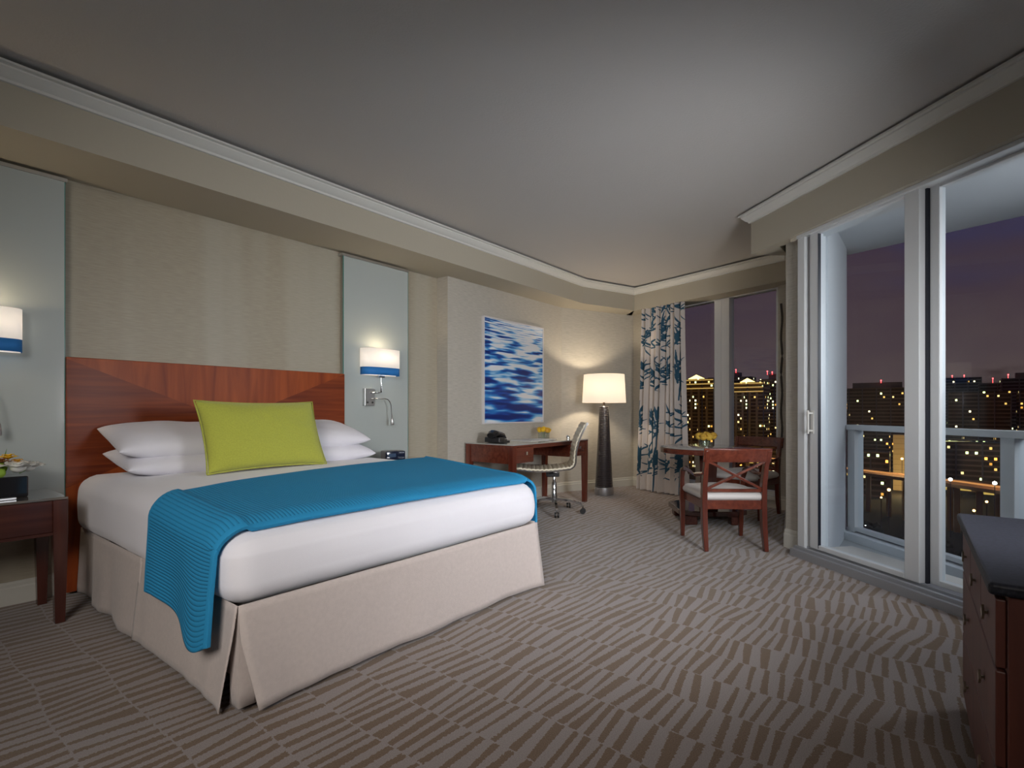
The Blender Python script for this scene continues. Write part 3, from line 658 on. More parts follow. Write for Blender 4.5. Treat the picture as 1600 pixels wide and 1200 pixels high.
def covfn(u, v):
    s = u * LT; x, z, k, q = cov_path(s)
    yf = 1.845; e_ = max(0, min(1, (x - .87) / .55)); yh = 2.46 + .10 * math.sin(e_ * math.pi / 2) + .15 * max(0, min(1, (x - 1.3) / 1.2))
    if k == 'l': yh = 2.46 - .06 * q ** .8
    if k == 'c' and x < 1.5: yh = 2.46
    if k == 'r': yh -= .1 * q
    y = yf + (yh - yf) * v
    if k == 't':
        e = (x - .856) / 1.576; z += .010 * math.sin(math.pi * e) - .03 * max(0, 1 - (y - 1.845) / .10) ** 2 - .008
        z += .003 * noise.noise(Vector((x * 4, y * 4, 0)))
    if k == 'c': z -= .03 * max(0, 1 - (y - 1.845) / .10) ** 2 * (.9)
    if k in 'lr':
        w = q if k == 'l' else q
        dx = .010 * w * math.sin(y * 13 + 1) + .008 * w * (1 + math.sin(6.28 * (v * 1.3 + .1)))
        x += -dx if k == 'l' else dx * .5
        if k == 'l': z += w * (.075 * min(1, v / .9) - .045 * math.exp(-((v - .22) / .2) ** 2) + .02 * math.exp(-(v / .08) ** 2))
        if k == 'r': z -= .03 * w * (1 - v)
    z -= foot_drop(y) * min(1, max(0, (z - .40) / .25))
    return (x, y, z)
cv = MB(); cv.grid(covfn, 150, 46, uv=lambda u, v: (u * LT, v * .89))
o = cv.build('bed_throw', cover_mat(), smooth=80, recalc=False); solid(o, .014, 1)
md = o.modifiers.new('bevel', 'BEVEL'); md.width = .004; md.segments = 2; md.limit_method = 'ANGLE'
tag(o, 'bright blue ribbed throw laid across the foot of the bed', 'throw')

# pillows
def pillow(name, w, h, t, m, loc, rot, label, group=None, seed=0, ear=.035, parentmesh=None, seam=False):
    b = MB(); n = 34
    def side(sgn):
        def fn(u, v):
            a, c = u * 2 - 1, v * 2 - 1
            kx = 1 - ear * (1 - abs(c) ** 2.2) * .9; ky = 1 - ear * 1.6 * (1 - abs(a) ** 2.2) * .9
            x = a * w / 2 * kx; y = c * h / 2 * ky
            q = max(0, (1 - abs(a) ** 2.6)) ** .48 * max(0, (1 - abs(c) ** 2.6)) ** .48
            wr = 1 + .10 * noise.noise(Vector((a * 2 + seed, c * 2, sgn))) + .035 * noise.noise(Vector((a * 7 + seed, c * 5, sgn)))
            return (x, y, sgn * t / 2 * q * wr)
        return fn
    b.grid(side(1), n, n, uv=lambda u, v: (u, v)); b.grid(side(-1), n, n, uv=lambda u, v: (u, v))
    o = b.build(name, m, smooth=80, merge=.0005)
    o.location = loc; o.rotation_euler = rot; tag(o, label, 'pillow', group)
    md = o.modifiers.new('sub', 'SUBSURF'); md.levels = 1; md.render_levels = 1
    if seam:
        pp = []
        for i in range(81):
            tt = i / 80 * 4; k = int(tt) % 4; f = tt - int(tt)
            u, v = [(f, 0), (1, f), (1 - f, 1), (0, 1 - f)][k] if i < 80 else (0, 0)
            pp.append(side(1)(u, v))
        MB().tube(pp, .0045, 6).build('piping', m, o, smooth=60)
    return o
pillow('bed_pillow', .79, .47, .16, PILLM, (1.265, 3.42, .738), (R_(8), R_(1), 0), 'white pillow at the bottom of the left stack', 'white bed pillows', 1)
pillow('bed_pillow', .81, .47, .175, PILLM, (1.250, 3.44, .848), (R_(14), R_(2), R_(-1)), 'white pillow on top of the left stack', 'white bed pillows', 4)
pillow('bed_pillow', .77, .47, .16, PILLM, (2.03, 3.42, .738), (R_(8), 0, 0), 'white pillow at the bottom of the right stack', 'white bed pillows', 7)
pillow('bed_pillow', .77, .47, .17, PILLM, (2.00, 3.44, .848), (R_(14), R_(-2), R_(1)), 'white pillow on top of the right stack', 'white bed pillows', 11)
pillow('lumbar_pillow', .71, .42, .16, GREEN, (1.51, 3.05, .880), (R_(68), R_(0), R_(2)), 'large lime green lumbar pillow leaning on the white pillows', None, 15, .05, seam=True)

# ------------------------------------------------------------------ frosted wall panels with sconces
def panel(x0, x1, label):
    p = thing('frosted_wall_panel', label, 'wall panel', ((x0 + x1) / 2, 3.79, .5), 0); w = (x1 - x0) / 2
    bevel(MB().box(-w, w, -.062, -.052, 0.02, 1.775).build('frosted_pane', FROST, p), .0015)
    MB().box(-w - .001, -w + .001, -.0625, -.0515, .02, 1.775).box(w - .0015, w + .0015, -.0625, -.0515, .02, 1.775).build('glass_edge', GEDGE, p)
    MB().box(-w + .02, w - .02, -.051, 0, .02, 1.79).box(-w - .012, w + .012, -.06, 0, 1.778, 1.797).build('backing_frame', STEEL, p)
    return p
panel(.0, .733, 'frosted glass wall panel left of the headboard')
panel(2.487, 3.156, 'frosted glass wall panel right of the headboard')
def sconce(x, label):
    s = thing('wall_sconce', label, 'wall lamp', (x, 3.728, 1.06), 0, 'bedside sconces')
    # shallow curved shade, open at top and bottom
    def arc(r, z):
        out = []
        for i in range(25):
            a = math.pi * i / 24; out.append((-.186 * math.copysign(abs(math.cos(a)) ** .55, math.cos(a)), -.028 - .095 * math.sin(a) ** .6, z))
        return out
    def sh(z0, z1, nm, m):
        b = MB(); A = arc(0, z0); Bp = arc(0, z1)
        b.grid(lambda u, v: [A, Bp][int(round(v))][int(round(u * 24))], 24, 1); o = b.build(nm, m, s, smooth=60); solid(o, .003, 0); return o
    sh(.322, .478, 'lamp_shade', SHADEW); sh(.258, .322, 'shade_band', SHADEB)['label'] = 'blue band around the shade'
    MB().box(-.186, .186, -.028, -.024, .258, .478).build('shade_back', SHADEW, s)
    bevel(MB().box(-.145, -.045, -.035, 0, .0, .145).build('switch_box', STEEL, s), .003)
    sw = MB(); sw.ball((-.12, -.037, .028), .009, sub=2).ball((-.07, -.037, .028), .009, sub=2); sw.build('switch', BLACKP, s)
    MB().tube([(-.095, -.036, .11), (-.06, -.06, .11), (-.02, -.062, .11), (.0, -.062, .115), (.0, -.062, .30)], .006).tube([(-.03, -.062, .25), (.03, -.062, .25)], .012).build('arm', CHROME, s, smooth=60)
    pts = [(-.10, -.038, .06)] + [(-.06 + .08 * t, -.09, .06) for t in (0, .5, 1)] + [(.02 + .06 * math.sin(a), -.09, .0 + .06 * math.cos(a)) for a in (.4, .9, 1.4)] + [(.085, -.09, -.06), (.09, -.09, -.10)]
    MB().tube(pts, .0045).build('gooseneck', CHROME, s, smooth=60)
    MB().lathe([(.006, .03), (.011, .02), (.015, -.03), (.012, -.035)], (.092, -.09, -.13), 16).build('reading_head', STEEL, s, smooth=40)
    point('sconce_bulb', (0, -.06, .43), 3.2, WARM, .03, s)
    return s
sconce(.365, 'bedside sconce left of the headboard, cut by the photo edge')
sconce(2.812, 'bedside sconce right of the headboard with white and blue shade')

# ------------------------------------------------------------------ bedside tables
def nightstand(x0, x1, y0, y1, label):
    c = ((x0 + x1) / 2, (y0 + y1) / 2); w, d = (x1 - x0) / 2, (y1 - y0) / 2; H_ = .605
    t = thing('bedside_table', label, 'bedside table', (*c, 0), 0, 'bedside tables')
    bevel(MB().box(-w, w, -d, d, H_ - .012, H_).build('glass_top', TOPN, t), .002)
    bevel(MB().box(-w + .055, w - .055, -d + .012, -d + .03, .44, H_ - .014).build('drawer_front', CHERD, t), .002)
    MB().box(-w + .055, w - .055, -d + .03, d - .01, .455, H_ - .012).box(-w + .01, -w + .03, -d + .05, d - .05, .44, H_ - .012).box(w - .03, w - .01, -d + .05, d - .05, .44, H_ - .012).build('apron', CHERD, t)
    bevel(MB().box(-w + .05, w - .05, -d + .006, -d + .03, .425, .44).build('moulding', CHERD, t), .002)
    for sx_ in (-1, 1):
        for sy_ in (-1, 1):
            q = MB(); q.sweep([(sx_ * (w - .028), sy_ * (d - .028), 0), (sx_ * (w - .028), sy_ * (d - .028), .43), (sx_ * (w - .028), sy_ * (d - .028), H_ - .013)], .056, .056, ws=[.68, 1, 1], up=(0, 1, 0)); bevel(q.build('leg', CHERDZ, t), .002)
    return t
nightstand(.02, .655, 3.265, 3.705, 'dark cherry bedside table left of the bed with flowers on it')
nightstand(2.56, 3.165, 3.24, 3.70, 'dark cherry bedside table right of the bed holding the clock radio')

# flower arrangement in a dark square vase
fv = thing('flower_arrangement', 'mixed lime, yellow and white flowers in a black square vase', 'flowers', (.42, 3.50, .605))
bl_ = MB(); bl_.box(-.115, .115, -.085, .085, 0, .10); bevel(bl_.build('square_vase', mat('black_glossy_vase', (.015, .015, .018), .08, coat=.6), fv), .006)
random.seed(3)
q = MB()
for i in range(16): q.ball((random.uniform(-.10, .03), random.uniform(-.08, .06), .125 + random.uniform(-.01, .03)), random.uniform(.022, .034), sub=2)
q.build('lime_blooms', LIME, fv, smooth=60)
def blossom(c, r, n, tilt=.5, curl=.3, b=None, th=None):
    b = b or MB()
    for i in range(n):
        a = 6.283 * i / n + (th or 0); M = Matrix.Translation(c) @ Matrix.Rotation(a, 4, 'Z')
        pts = []
        for (x, w, z) in ((0, .25, 0), (.35, .8, .25), (.75, 1, .45), (1, .45, .35)):
            pts.append((x * r, w * r * .42, z * r * tilt * 2))
        vs = []
        for x, w, z in pts: vs.append((b.bm.verts.new(M @ Vector((x, -w, z))), b.bm.verts.new(M @ Vector((x, 0, z - w * curl))), b.bm.verts.new(M @ Vector((x, w, z)))))
        for (a0, a1, a2), (b0, b1, b2) in zip(vs, vs[1:]): b.bm.faces.new((a0, a1, b1, b0)); b.bm.faces.new((a1, a2, b2, b1))
    return b
for c, r, m_, nm in [((.08, -.07, .13), .075, WPET, 'white_flower'), ((.125, -.02, .125), .065, WPET, 'white_flower'), ((-.02, -.03, .175), .038, ORAN, 'orange_flower'), ((.055, .0, .18), .036, YEL, 'yellow_flower'), ((.085, -.01, .155), .034, ORAN, 'orange_flower'), ((.03, -.02, .165), .03, RUSS, 'russet_flower'), ((-.06, -.05, .165), .036, YEL, 'yellow_flower')]:
    b = blossom(c, r, 7)
    if m_ is WPET: b.ball((c[0], c[1], c[2] + .012), r * .42, sub=2, sc=(1, 1, .8))
    blossom((c[0], c[1], c[2] + .008), r * .65, 6, .8, b=b, th=.4); o = b.build(nm, m_, fv, smooth=60); solid(o, .001)
q = MB()
for x, y, dx, dz in ((.03, .0, .02, .12), (-.03, .0, -.06, .11), (-.05, -.02, -.09, .08), (.1, 0, .05, .05), (.09, -.03, .06, .03)):
    q.sweep([(x, y, .11), (x + dx * .5, y, .11 + dz * .6), (x + dx, y, .11 + dz)], .008, .002, ws=[.6, 1, .1], up=(0, 1, 0))
q.build('grass_blades', LEAF, fv)
pn = MB().sweep([(0, 0, .004), (.15, .02, .004)], .02, .008); o = pn.build('writing_pen', STEEL); o.location = (.33, 3.33, .607); tag(o, 'silver pen lying in front of the black vase', 'pen')
# clock radio
ck = thing('clock_radio', 'black and grey clock radio on the right bedside table', 'clock radio', (2.80, 3.50, .605), R_(-18))
q = MB(); q.box(-.085, .085, -.055, .055, .012, .085, bev=.012); q.build('housing', mat('grey_plastic', (.16, .15, .16), .4), ck, smooth=40)
q = MB(); q.box(-.083, .083, -.075, -.05, .010, .083, bev=.010); q.build('front_panel', mat('navy_gloss', (.01, .015, .035), .12), ck, smooth=40)
MB().box(-.06, .0, -.0765, -.074, .035, .065).build('display', mat('blue_grey_display', (.05, .08, .14), .1), ck)
MB().lathe([(.02, 0), (.02, .012)], (.0, -.03, 0), 16).lathe([(.02, 0), (.02, .012)], (.0, .03, 0), 16).build('foot', STEEL, ck)

# ------------------------------------------------------------------ painting
pt = thing('framed_picture', 'framed blue water ripple picture in a white box frame', 'picture', (4.60, YD, 1.44))
fr = MB(); w, h_ = .535, .56
fr.box(-w, w, -.032, 0, h_ - .014, h_).box(-w, w, -.032, 0, -h_, -h_ + .014).box(-w, -w + .014, -.032, 0, -h_ + .014, h_ - .014).box(w - .014, w, -.032, 0, -h_ + .014, h_ - .014)
bevel(fr.build('picture_frame', mat('white_lacquer_frame', (.66, .64, .66), .35), pt), .001)
def water():
    m = bpy.data.materials.new('water_ripple_print'); m.use_nodes = True; t = m.node_tree; b = t.nodes['Principled BSDF']
    uvn = N(t, 'ShaderNodeUVMap'); mp = N(t, 'ShaderNodeMapping'); t.links.new(uvn.outputs[0], mp.inputs[0]); mp.inputs['Scale'].default_value = (1.0, 1.25, 1)
    n = N(t, 'ShaderNodeTexNoise'); n.inputs['Scale'].default_value = 1.5; n.inputs['Detail'].default_value = 2; n.inputs['Roughness'].default_value = .45; n.inputs['Distortion'].default_value = .25; t.links.new(mp.outputs[0], n.inputs['Vector'])
    # pale glitter column towards the top
    sp = N(t, 'ShaderNodeSeparateXYZ'); t.links.new(uvn.outputs[0], sp.inputs[0])
    at = N(t, 'ShaderNodeAttribute'); at.attribute_name = 'glint'
    ad = N(t, 'ShaderNodeMath', operation='ADD'); t.links.new(n.outputs[0], ad.inputs[0]); t.links.new(at.outputs['Fac'], ad.inputs[1])
    r = ramp(t, [(.40, (.005, .02, .16)), (.47, (.01, .07, .36)), (.52, (.03, .25, .62)), (.57, (.30, .55, .78)), (.62, (.72, .74, .78)), (1, (.78, .78, .80))]); t.links.new(ad.outputs[0], r.inputs[0])
    t.links.new(r.outputs[0], b.inputs['Base Color']); b.inputs['Roughness'].default_value = .35
    return m
b = MB(); NU, NV = 40, 60
b.grid(lambda u, v: ((u - .5) * 2 * (w - .014), -.022, (v - .5) * 2 * (h_ - .014)), NU, NV, uv=lambda u, v: (u * (1 + 1.3 * v), 5.6 * math.log(1 / (1.05 - v * .96)) + v * 1.6))
o = b.build('print', water(), pt, recalc=False)
at_ = o.data.attributes.new('glint', 'FLOAT', 'POINT')
for i, v in enumerate(o.data.vertices):
    u = v.co.x / (2 * (w - .014)) + .5; vv = v.co.z / (2 * (h_ - .014)) + .5
    at_.data[i].value = .17 * max(0, vv) ** 1.3 * math.exp(-((u - .62) / .38) ** 2) - .055 * (1 - vv) ** 2 - .05 * (u < .1) * vv + .02
MB().box(-w + .014, w - .014, -.018, 0, -h_ + .014, h_ - .014).build('backing_board', PAPER, pt)

# ------------------------------------------------------------------ desk
dk = thing('writing_desk', 'cherry writing desk with a glass top and two small drawers', 'desk', (4.475, 3.32, 0)); DW, DD, DH = .675, .30, .70
def D_(mb, x0, x1, y0, y1, z0, z1): return mb.box(x0, x1, y0, y1, z0, z1)
bevel(D_(MB(), -DW - .004, DW + .004, -DD - .004, DD, DH - .006, DH + .004).build('glass_top', TOPG, dk), .001)
D_(MB(), -DW, DW, -DD, DD, DH - .022, DH - .006).build('desk_top', CHER, dk)
ap = MB(); D_(ap, -DW + .05, DW - .05, DD - .03, DD - .01, .52, DH - .022); D_(ap, -DW + .012, -DW + .03, -DD + .05, DD - .05, .52, DH - .022); D_(ap, DW - .03, DW - .012, -DD + .05, DD - .05, .52, DH - .022)
D_(ap, -DW + .31, -DW + .33, -DD + .02, DD - .03, .52, DH - .022); D_(ap, DW - .33, DW - .31, -DD + .02, DD - .03, .52, DH - .022); D_(ap, -DW + .33, DW - .33, -DD + .01, -DD + .025, DH - .045, DH - .022); ap.build('apron', CHER, dk)
for s in (-1, 1):
    d_ = D_(MB(), min(s * (DW - .06), s * (DW - .325)), max(s * (DW - .06), s * (DW - .325)), -DD + .004, -DD + .022, .525, DH - .026); d_ = bevel(d_.build('drawer', CHER, dk), .002)
    MB().box(s * (DW - .19) - .011, s * (DW - .19) + .011, -DD - .02, -DD + .004, .60, .63).build('knob', CHROME, d_)
for sx_ in (-1, 1):
    for sy_ in (-1, 1):
        q = MB(); x, y = sx_ * (DW - .028), sy_ * (DD - .028); q.sweep([(x, y, 0), (x, y, .5), (x, y, DH - .022)], .056, .056, ws=[.8, 1, 1], up=(0, 1, 0)); bevel(q.build('leg', CHERZ, dk), .002)
ZDK = DH + .004
ph = thing('desk_telephone', 'black desk telephone at the left end of the desk', 'telephone', (3.99, 3.38, ZDK), R_(10))
q = MB(); q.sweep([(-.09, 0, .03), (.0, 0, .025), (.10, 0, .012)], .17, .05, ws=[1, 1, .8]); bevel(q.build('base', BLACKP, ph), .008, 3)
q = MB(); q.sweep([(-.125, -.01, .070), (-.08, -.01, .090), (-.01, -.01, .088), (.06, -.01, .066), (.12, -.01, .030)], .10, .065, seg=10, ws=[.9, 1.15, .8, 1.1, .8]); q.build('handset', mat('black_gloss_plastic', (.012, .012, .014), .18), ph, smooth=60)
MB().box(.10, .17, -.06, .06, 0, .012, bev=.003).build('wrist_plate', BLACKP, ph); MB().box(.03, .095, -.08, -.03, .033, .036).build('label_card', PAPER, ph)
o = bevel(MB().prism([(-.20, -.13), (.20, -.13), (.20, .15), (-.20, .15)], 0, .006).build('desk_blotter', BLOT), .002); o.location = (4.55, 3.33, ZDK); o.rotation_euler = (0, 0, R_(-4)); tag(o, 'pale grey leather folder lying on the middle of the desk', 'desk pad')
o = MB().prism([(-.09, -.11), (.09, -.11), (.09, .11), (-.09, .11)], 0, .004).build('note_card', PAPER); o.location = (4.68, 3.27, ZDK + .006); o.rotation_euler = (0, 0, R_(20)); tag(o, 'white sheet of paper on the folder on the desk', 'paper')
def rosebowl(name, label, loc, n, cols, vase, hv, rad, group=None):
    t = thing(name, label, 'flowers', loc)
    vase(t)
    st = MB()
    for i in range(n): a = random.uniform(0, 6.28); r = random.uniform(.1, .8) * rad * .7; st.tube([(r * math.cos(a) * .6, r * math.sin(a) * .6, .008), (r * math.cos(a), r * math.sin(a), hv)], .0025, 5)
    st.build('stems', WATERST, t)
    for i in range(n):
        a = 6.283 * i / max(1, n - 1) if i else 0; r = rad * .62 if i else 0
        c = (r * math.cos(a), r * math.sin(a), hv + .012 + (.012 if not i else random.uniform(-.004, .006)))
        b = MB(); rr = rad * .42
        b.ball((c[0], c[1], c[2] + rr * .25), rr * .8, sub=2)
        blossom(c, rr, 8, .55, b=b, th=i); blossom((c[0], c[1], c[2] + rr * .2), rr * .75, 7, .9, b=b, th=i + .5)
        b.build('rose', cols[i % len(cols)], t, smooth=60)
    return t
def cubevase(t):
    b = MB(); s = .045
    b.box(-s, s, -s, -s + .003, 0, .07).box(-s, s, s - .003, s, 0, .07).box(-s, -s + .003, -s, s, 0, .07).box(s - .003, s, -s, s, 0, .07).box(-s, s, -s, s, 0, .006); b.build('glass_vase', VASEG, t)
def bowlvase(t): MB().lathe([(.062, 0), (.066, .07), (.063, .07), (.059, .006), (0, .006)], seg=32, cap=False).build('glass_bowl', VASEG, t, smooth=50)
rosebowl('rose_vase', 'yellow roses in a small clear glass cube on the desk', (4.83, 3.40, ZDK), 8, [YEL, YEL, ORAN], cubevase, .078, .085)
# small chrome object behind the chair back
o = MB().lathe([(.0, 0), (.022, .004), (.022, .022), (.012, .038), (0, .042)], seg=20).build('paperweight', CHROME, smooth=50); o.location = (5.02, 3.20, ZDK); tag(o, 'small shiny chrome paperweight at the right end of the desk', 'paperweight')

# ------------------------------------------------------------------ office chair
oc = thing('office_chair', 'cream ribbed leather swivel chair with chrome frame at the desk', 'office chair', (4.40, 2.97, 0), R_(127))
# local +x is forward; profile of the one piece ribbed sling
prof = []
for i in range(14): t_ = i / 13; prof.append((.40 - .52 * t_, .455 - .022 * math.sin(math.pi * t_) + (.0 if i else -.01)))
for i in range(1, 8): a = R_(12 * i); prof.append((-.12 - .075 * math.sin(a), .455 + .075 * (1 - math.cos(a))))
x0_, z0_ = prof[-1]
for i in range(1, 13): t_ = i / 12; prof.append((x0_ - .02 * t_ + .03 * math.sin(math.pi * t_) - .09 * t_, z0_ + .37 * t_))
cum = [0]
for a, b in zip(prof, prof[1:]): cum.append(cum[-1] + math.hypot(b[0] - a[0], b[1] - a[1]))
def prof_at(s):
    s = max(0, min(cum[-1], s))
    for i in range(len(cum) - 1):
        if s <= cum[i + 1] + 1e-9:
            f_ = (s - cum[i]) / (cum[i + 1] - cum[i]); a, b = prof[i], prof[i + 1]; dx, dz = b[0] - a[0], b[1] - a[1]; l = math.hypot(dx, dz); return a[0] + dx * f_, a[1] + dz * f_, dz / l, -dx / l
b = MB()
def sl_fn(u, v):
    s = u * cum[-1]; x, z, nx, nz = prof_at(s); rib = abs(math.sin(math.pi * s / .042)) ** .6 * .010
    return (x + nx * (rib + .006), (v - .5) * .46, z + nz * (rib + .006))
b.grid(sl_fn, 160, 10); o = b.build('seat_sling', CREAML, oc, smooth=60, recalc=False); solid(o, .012, 0)
for s in (-1, 1):
    MB().sweep([(prof_at(c)[0], s * .235, prof_at(c)[1]) for c in [cum[-1] * i / 40 for i in range(41)]], .012, .03, up=(0, 1, 0)).build('side_rail', CHROME, oc, smooth=40)
for p_ in (prof[0], prof[-1], (-.02, .43)): MB().tube([(p_[0], -.24, p_[1]), (p_[0], .24, p_[1])], .012).build('cross_bar', CHROME, oc, smooth=60)
MB().box(-.05, .08, -.05, .05, .36, .41, bev=.008).build('tilt_mechanism', BLACKP, oc); MB().sweep([(.0, -.2, .425), (.0, -.05, .40), (.0, .05, .40), (.0, .2, .425)], .03, .012).build('seat_bracket', CHROME, oc)
MB().lathe([(.028, .22), (.024, .30), (.016, .31), (.016, .38)], seg=20).lathe([(.034, .10), (.034, .17), (.024, .22)], seg=20).build('gas_column', CHROME, oc, smooth=40)
for i in range(5):
    a = R_(72 * i + 20); ca, sa = math.cos(a), math.sin(a)
    lg = MB().sweep([(.02 * ca, .02 * sa, .135), (.15 * ca, .15 * sa, .13), (.26 * ca, .26 * sa, .10), (.29 * ca, .29 * sa, .075), (.29 * ca, .29 * sa, .055)], .024, .022, ws=[1.4, 1, .9, .8, .8]).build('base_arm', CHROME, oc, smooth=50)
    cs = MB()
    for s in (-1, 1): cs.lathe([(.0, -.008), (.026, -.008), (.028, 0), (.026, .008), (0, .008)], (.29 * ca - sa * s * .014, .29 * sa + ca * s * .014, .028), 16, axis='x' if abs(sa) > .7 else 'y')
    cs.build('caster', BLACKP, oc, smooth=50)

# ------------------------------------------------------------------ floor lamp
fl = thing('floor_lamp', 'tall dark ribbed cone floor lamp with white drum shade', 'floor lamp', (5.70, 3.12, 0))
MB().lathe([(.113, 0), (.116, .01), (.112, .095), (.10, .10)], seg=48).build('lamp_base', SILV, fl, smooth=40)
pr_ = []; n = 46
for i in range(n):
    z = .10 + .97 * i / n; r = .107 - .050 * (i / n); pr_ += [(r - .004, z), (r, z + .004), (r, z + .014), (r - .004, z + .018)]
pr_.append((.05, 1.07)); MB().lathe(pr_, seg=40).build('lamp_body', LAMPB, fl, smooth=35)
MB().lathe([(.012, 1.07), (.012, 1.12), (.02, 1.12), (.02, 1.16)], seg=16).build('stem', mat('bronze', (.08, .05, .03), .3, .8), fl)
b = MB(); b.lathe([(.262, 1.115), (.244, 1.455)], seg=64, cap=False); o = b.build('lamp_shade', SHADE, fl, smooth=60); solid(o, .003)
point('lamp_bulb', (0, 0, 1.30), 19, (1, .82, .60), .04, fl)

# ------------------------------------------------------------------ curtain with bamboo print
NU, NV = 300, 520; FW, FH = 1.55, 2.36
rng = random.Random(11)
strokes = []   # x0,y0,x1,y1,w
for sx0 in (.10, .42, .70, 1.02, 1.34):
    for yb, yt in ((-.1, .50), (.50, 1.02), (1.15, 1.62), (1.62, 2.1), (2.05, 2.5)):
        off = rng.uniform(-.10, .10); x = sx0 + off
        strokes.append((x - .01, yb, x + rng.uniform(-.03, .03), yt, .007))
        for k in range(27):
            a = rng.uniform(25, 155) if k % 2 else rng.uniform(-60, 240); a = R_(a); ln = rng.uniform(.09, .24); yy = yt - rng.uniform(0, .30); xx = x + rng.uniform(-.03, .03)
            strokes.append((xx, yy, xx + ln * math.cos(a) * .9, yy + ln * math.sin(a), rng.uniform(.007, .0125)))
uu, vv = np.meshgrid(np.linspace(0, FW, NU + 1), np.linspace(0, FH, NV + 1), indexing='ij')
ink = np.zeros_like(uu)
for x0, y0, x1, y1, w in strokes:
    dx, dy = x1 - x0, y1 - y0; L2 = dx * dx + dy * dy; t_ = np.clip(((uu - x0) * dx + (vv - y0) * dy) / L2, 0, 1)
    dd = np.hypot(uu - (x0 + t_ * dx), vv - (y0 + t_ * dy)); ww = w * (.35 + .65 * np.sin(np.pi * np.clip(t_ * .85 + .12, 0, 1)))
    ink = np.maximum(ink, np.clip((ww - dd) / .004 + .5, 0, 1))
CP1 = Vector((6.335, 2.90)); CP2 = Vector((6.165, 2.30))
cdv = CP2 - CP1; cn = Vector((cdv.y, -cdv.x)).normalized()
if cn.dot(-CP1) < 0: cn = -cn
def cfn(u, v):
    e = 1 - v; wid = 1 + .22 * e ** 1.5; m_ = CP1 + cdv * ((u - .5) * wid + .5)
    ph_ = u * 8.5 * 2 * math.pi + .8 * math.sin(u * 9); am = (.036 + .022 * e) * (1 + .35 * math.sin(u * 17))
    p = m_ + cn * (am * math.sin(ph_) + .05 * e ** 2 * math.sin(math.pi * u)) + cdv.normalized() * (.012 * math.cos(ph_ * 1.0 + 1))
    return (p.x, p.y, .018 + 2.305 * v)
b = MB(); b.grid(cfn, NU, NV)
def curtain_mat():
    m = bpy.data.materials.new('bamboo_print_linen'); m.use_nodes = True; t = m.node_tree; b = t.nodes['Principled BSDF']
    a = N(t, 'ShaderNodeAttribute'); a.attribute_name = 'ink'; r = ramp(t, [(.3, (.60, .55, .52)), (.7, (.012, .075, .135))]); t.links.new(a.outputs['Fac'], r.inputs[0]); t.links.new(r.outputs[0], b.inputs['Base Color'])
    b.inputs['Roughness'].default_value = .8; b.inputs['Sheen Weight'].default_value = .2; return m
o = b.build('patterned_curtain', curtain_mat(), smooth=80, recalc=False); o.data.attributes.new('ink', 'FLOAT', 'POINT').data.foreach_set('value', ink.astype(np.float32).ravel())
solid(o, .004); tag(o, 'off-white curtain with blue bamboo print hanging left of the rear window', 'curtain')
cw = MB(); x, y = rp(2.10, .03); cw.tube([(x + .006 * math.sin(i * .9), y + .006 * math.cos(i * .8), .66 + i * .047) for i in range(32)], .011, 8)  # thin dark strip built as a wavy tube
o = cw.build('dark_wavy_strip', mat('dark_strip', (.06, .055, .05), .8), smooth=60); tag(o, 'thin dark wavy strip hanging right of the rear window', 'curtain cord')

# ------------------------------------------------------------------ round table
TX, TY = 4.99, 1.66; TH = .68
rt = thing('round_table', 'round pedestal table with a glass top by the rear window', 'table', (TX, TY, 0), R_(35))
MB().lathe([(.39, TH - .055), (.41, TH - .05), (.41, TH - .01), (.405, TH - .006), (0, TH - .006)], seg=64).lathe([(.0, TH - .055), (.39, TH - .055)], seg=64, cap=False).build('table_top', CHER, rt, smooth=40)
MB().lathe([(.0, TH - .005), (.406, TH - .005), (.408, TH), (.404, TH + .003), (0, TH + .003)], seg=64, cap=False).build('glass_top', TOPG, rt, smooth=40)
MB().sweep([(0, 0, .13), (0, 0, .40), (0, 0, TH - .056)], .17, .17, ws=[1, .86, 1.0], up=(0, 1, 0)).build('pedestal', CHERDZ, rt)
bevel(MB().prism([(-.30, -.20), (-.20, -.30), (.20, -.30), (.30, -.20), (.30, .20), (.20, .30), (-.20, .30), (-.30, .20)], .085, .13).build('plinth', mat('polished_dark_plinth', (.05, .015, .012), .08, coat=1), rt), .006)
for sx_ in (-1, 1):
    for sy_ in (-1, 1): bevel(MB().box(sx_ * .2 - .055, sx_ * .2 + .055, sy_ * .2 - .055, sy_ * .2 + .055, 0, .085).build('foot', CHERD, rt), .012)
rosebowl('rose_bowl', 'mustard yellow roses in a clear round glass bowl on the round table', (TX, TY, TH + .003), 9, [mat('mustard_petals', (.62, .38, .05), .7), mat('gold_petals', (.70, .45, .06), .7)], bowlvase, .072, .105)

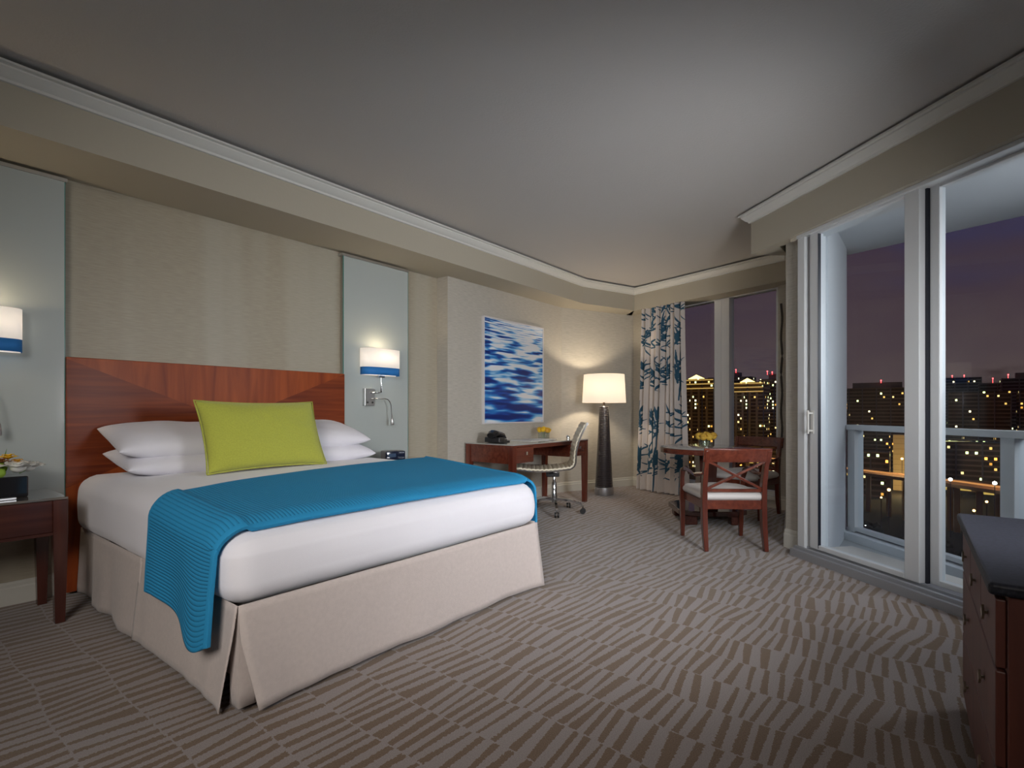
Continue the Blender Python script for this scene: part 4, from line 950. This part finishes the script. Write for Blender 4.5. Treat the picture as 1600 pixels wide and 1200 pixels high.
# ------------------------------------------------------------------ armchairs with X backs
def armchair(loc, rz, label):
    a = thing('dining_armchair', label, 'armchair', loc, rz, 'X-back armchairs at the round table')   # local +x forward
    Z = .74; W_ = .215
    for s in (-1, 1):
        # rear post continues to the back top, curved backwards at foot and head
        pts = [(-.265, s * W_, 0), (-.235, s * W_, .16), (-.222, s * W_, .33), (-.228, s * W_, .48), (-.262, s * W_, .62), (-.305, s * (W_ + .006), Z)]
        bevel(MB().sweep(pts, .036, .050, ws=[.8, 1, 1.05, 1, .9, .85], up=(1, 0, 0)).build('leg', CHERZ, a, smooth=30), .004)['label'] = 'rear leg rising into the back post'
        bevel(MB().sweep([(.222, s * .235, 0), (.222, s * .238, .32), (.222, s * .238, .39)], .040, .040, ws=[.7, 1, 1], up=(1, 0, 0)).build('leg', CHERZ, a, smooth=30), .003)
        ar = [(.215, s * .240, .36), (.205, s * .245, .48), (.170, s * .250, .545), (.10, s * .25, .565), (.0, s * .248, .545), (-.12, s * .240, .540), (-.245, s * .225, .560)]
        bevel(MB().sweep(ar, .034, .028, ws=[1, 1, 1.1, 1.1, 1, .9, .8], up=(1, 0, 0)).build('arm', CHERZ, a, smooth=40), .004)
        MB().box(-.22, .22, s * .22 - .012, s * .22 + .012, .305, .365).build('side_rail', CHER, a)
    bevel(MB().box(-.235, -.212, -W_, W_, .30, .365).build('rear_rail', CHER, a), .002); bevel(MB().box(.20, .23, -.22, .22, .305, .365).build('front_rail', CHER, a), .002)
    tp = MB(); tp.grid(lambda u, v: (-.303 - .030 * math.sin(math.pi * u) + .026 * (1 - v), (u - .5) * 2 * (W_ + .026), Z - .088 + .098 * v), 14, 4); o = tp.build('top_rail', CHER, a, smooth=40, recalc=False); solid(o, .024, 0); bevel(o, .003)
    MB().sweep([(-.226, -W_, .437), (-.226, W_, .437)], .020, .022).build('lower_slat', CHER, a)
    for s in (-1, 1): bevel(MB().sweep([(-.228, -s * (W_ - .01), .445), (-.258, 0, .55), (-.279, s * (W_ - .01), .655)], .018, .022, up=(1, 0, 0)).build('cross_slat', CHER, a), .002)
    o = sup(-.225, .245, -.225, .225, .355, .425, .032, 16, .03, 2, 'seat_cushion', CUSH, a)
    return a
armchair((4.20, 1.275, 0), math.atan2(.285, .37), 'cherry X-back armchair seen from behind, nearest the camera')
armchair((5.50, 1.445, 0), R_(170), 'cherry X-back armchair beside the rear window, facing left')

# ------------------------------------------------------------------ dresser
dr = thing('dresser', 'dark cherry dresser with black granite top at the right edge', 'dresser', (1.96, -.39, 0), R_(1.5))
DW_, DDp, DHt = .455, .30, .635
DRS = wood('dresser_cherry', (.075, .020, .013), (.13, .036, .022), 2, .5, 0)
bevel(MB().box(-DW_, DW_, -DDp, DDp - .02, .04, DHt).build('body', DRS, dr), .003)
bevel(MB().box(-DW_ - .015, DW_ + .015, -DDp, DDp + .012, DHt, DHt + .026).build('granite_top', GRAN, dr), .008, 3)
MB().box(-DW_ + .03, DW_ - .03, -DDp + .02, DDp - .05, 0, .04).build('plinth', CHERD, dr)
yF = DDp - .02
HAND = mat('antique_brass', (.45, .38, .28), .35, .9)
def drawer(x0, x1, z0, z1, hx):
    d = bevel(MB().box(x0, x1, yF, yF + .018, z0, z1).build('drawer', DRS, dr), .003)
    for x in hx:
        q = MB(); q.sweep([(x, yF + .018, (z0 + z1) / 2), (x, yF + .026, (z0 + z1) / 2)], .006, .006); q.box(x - .012, x + .012, yF + .024, yF + .029, (z0 + z1) / 2 - .012, (z0 + z1) / 2 + .012, rot=Matrix.Rotation(R_(45), 4, 'Y')); q.build('handle', HAND, d)
x = -DW_ + .015; wd = (2 * DW_ - .03) / 3
for k in range(3): drawer(x + k * wd + .003, x + (k + 1) * wd - .003, .475, .620, (x + (k + .5) * wd,))
drawer(-DW_ + .018, DW_ - .018, .265, .468, (-.22, .22)); drawer(-DW_ + .018, DW_ - .018, .055, .258, (-.22, .22))
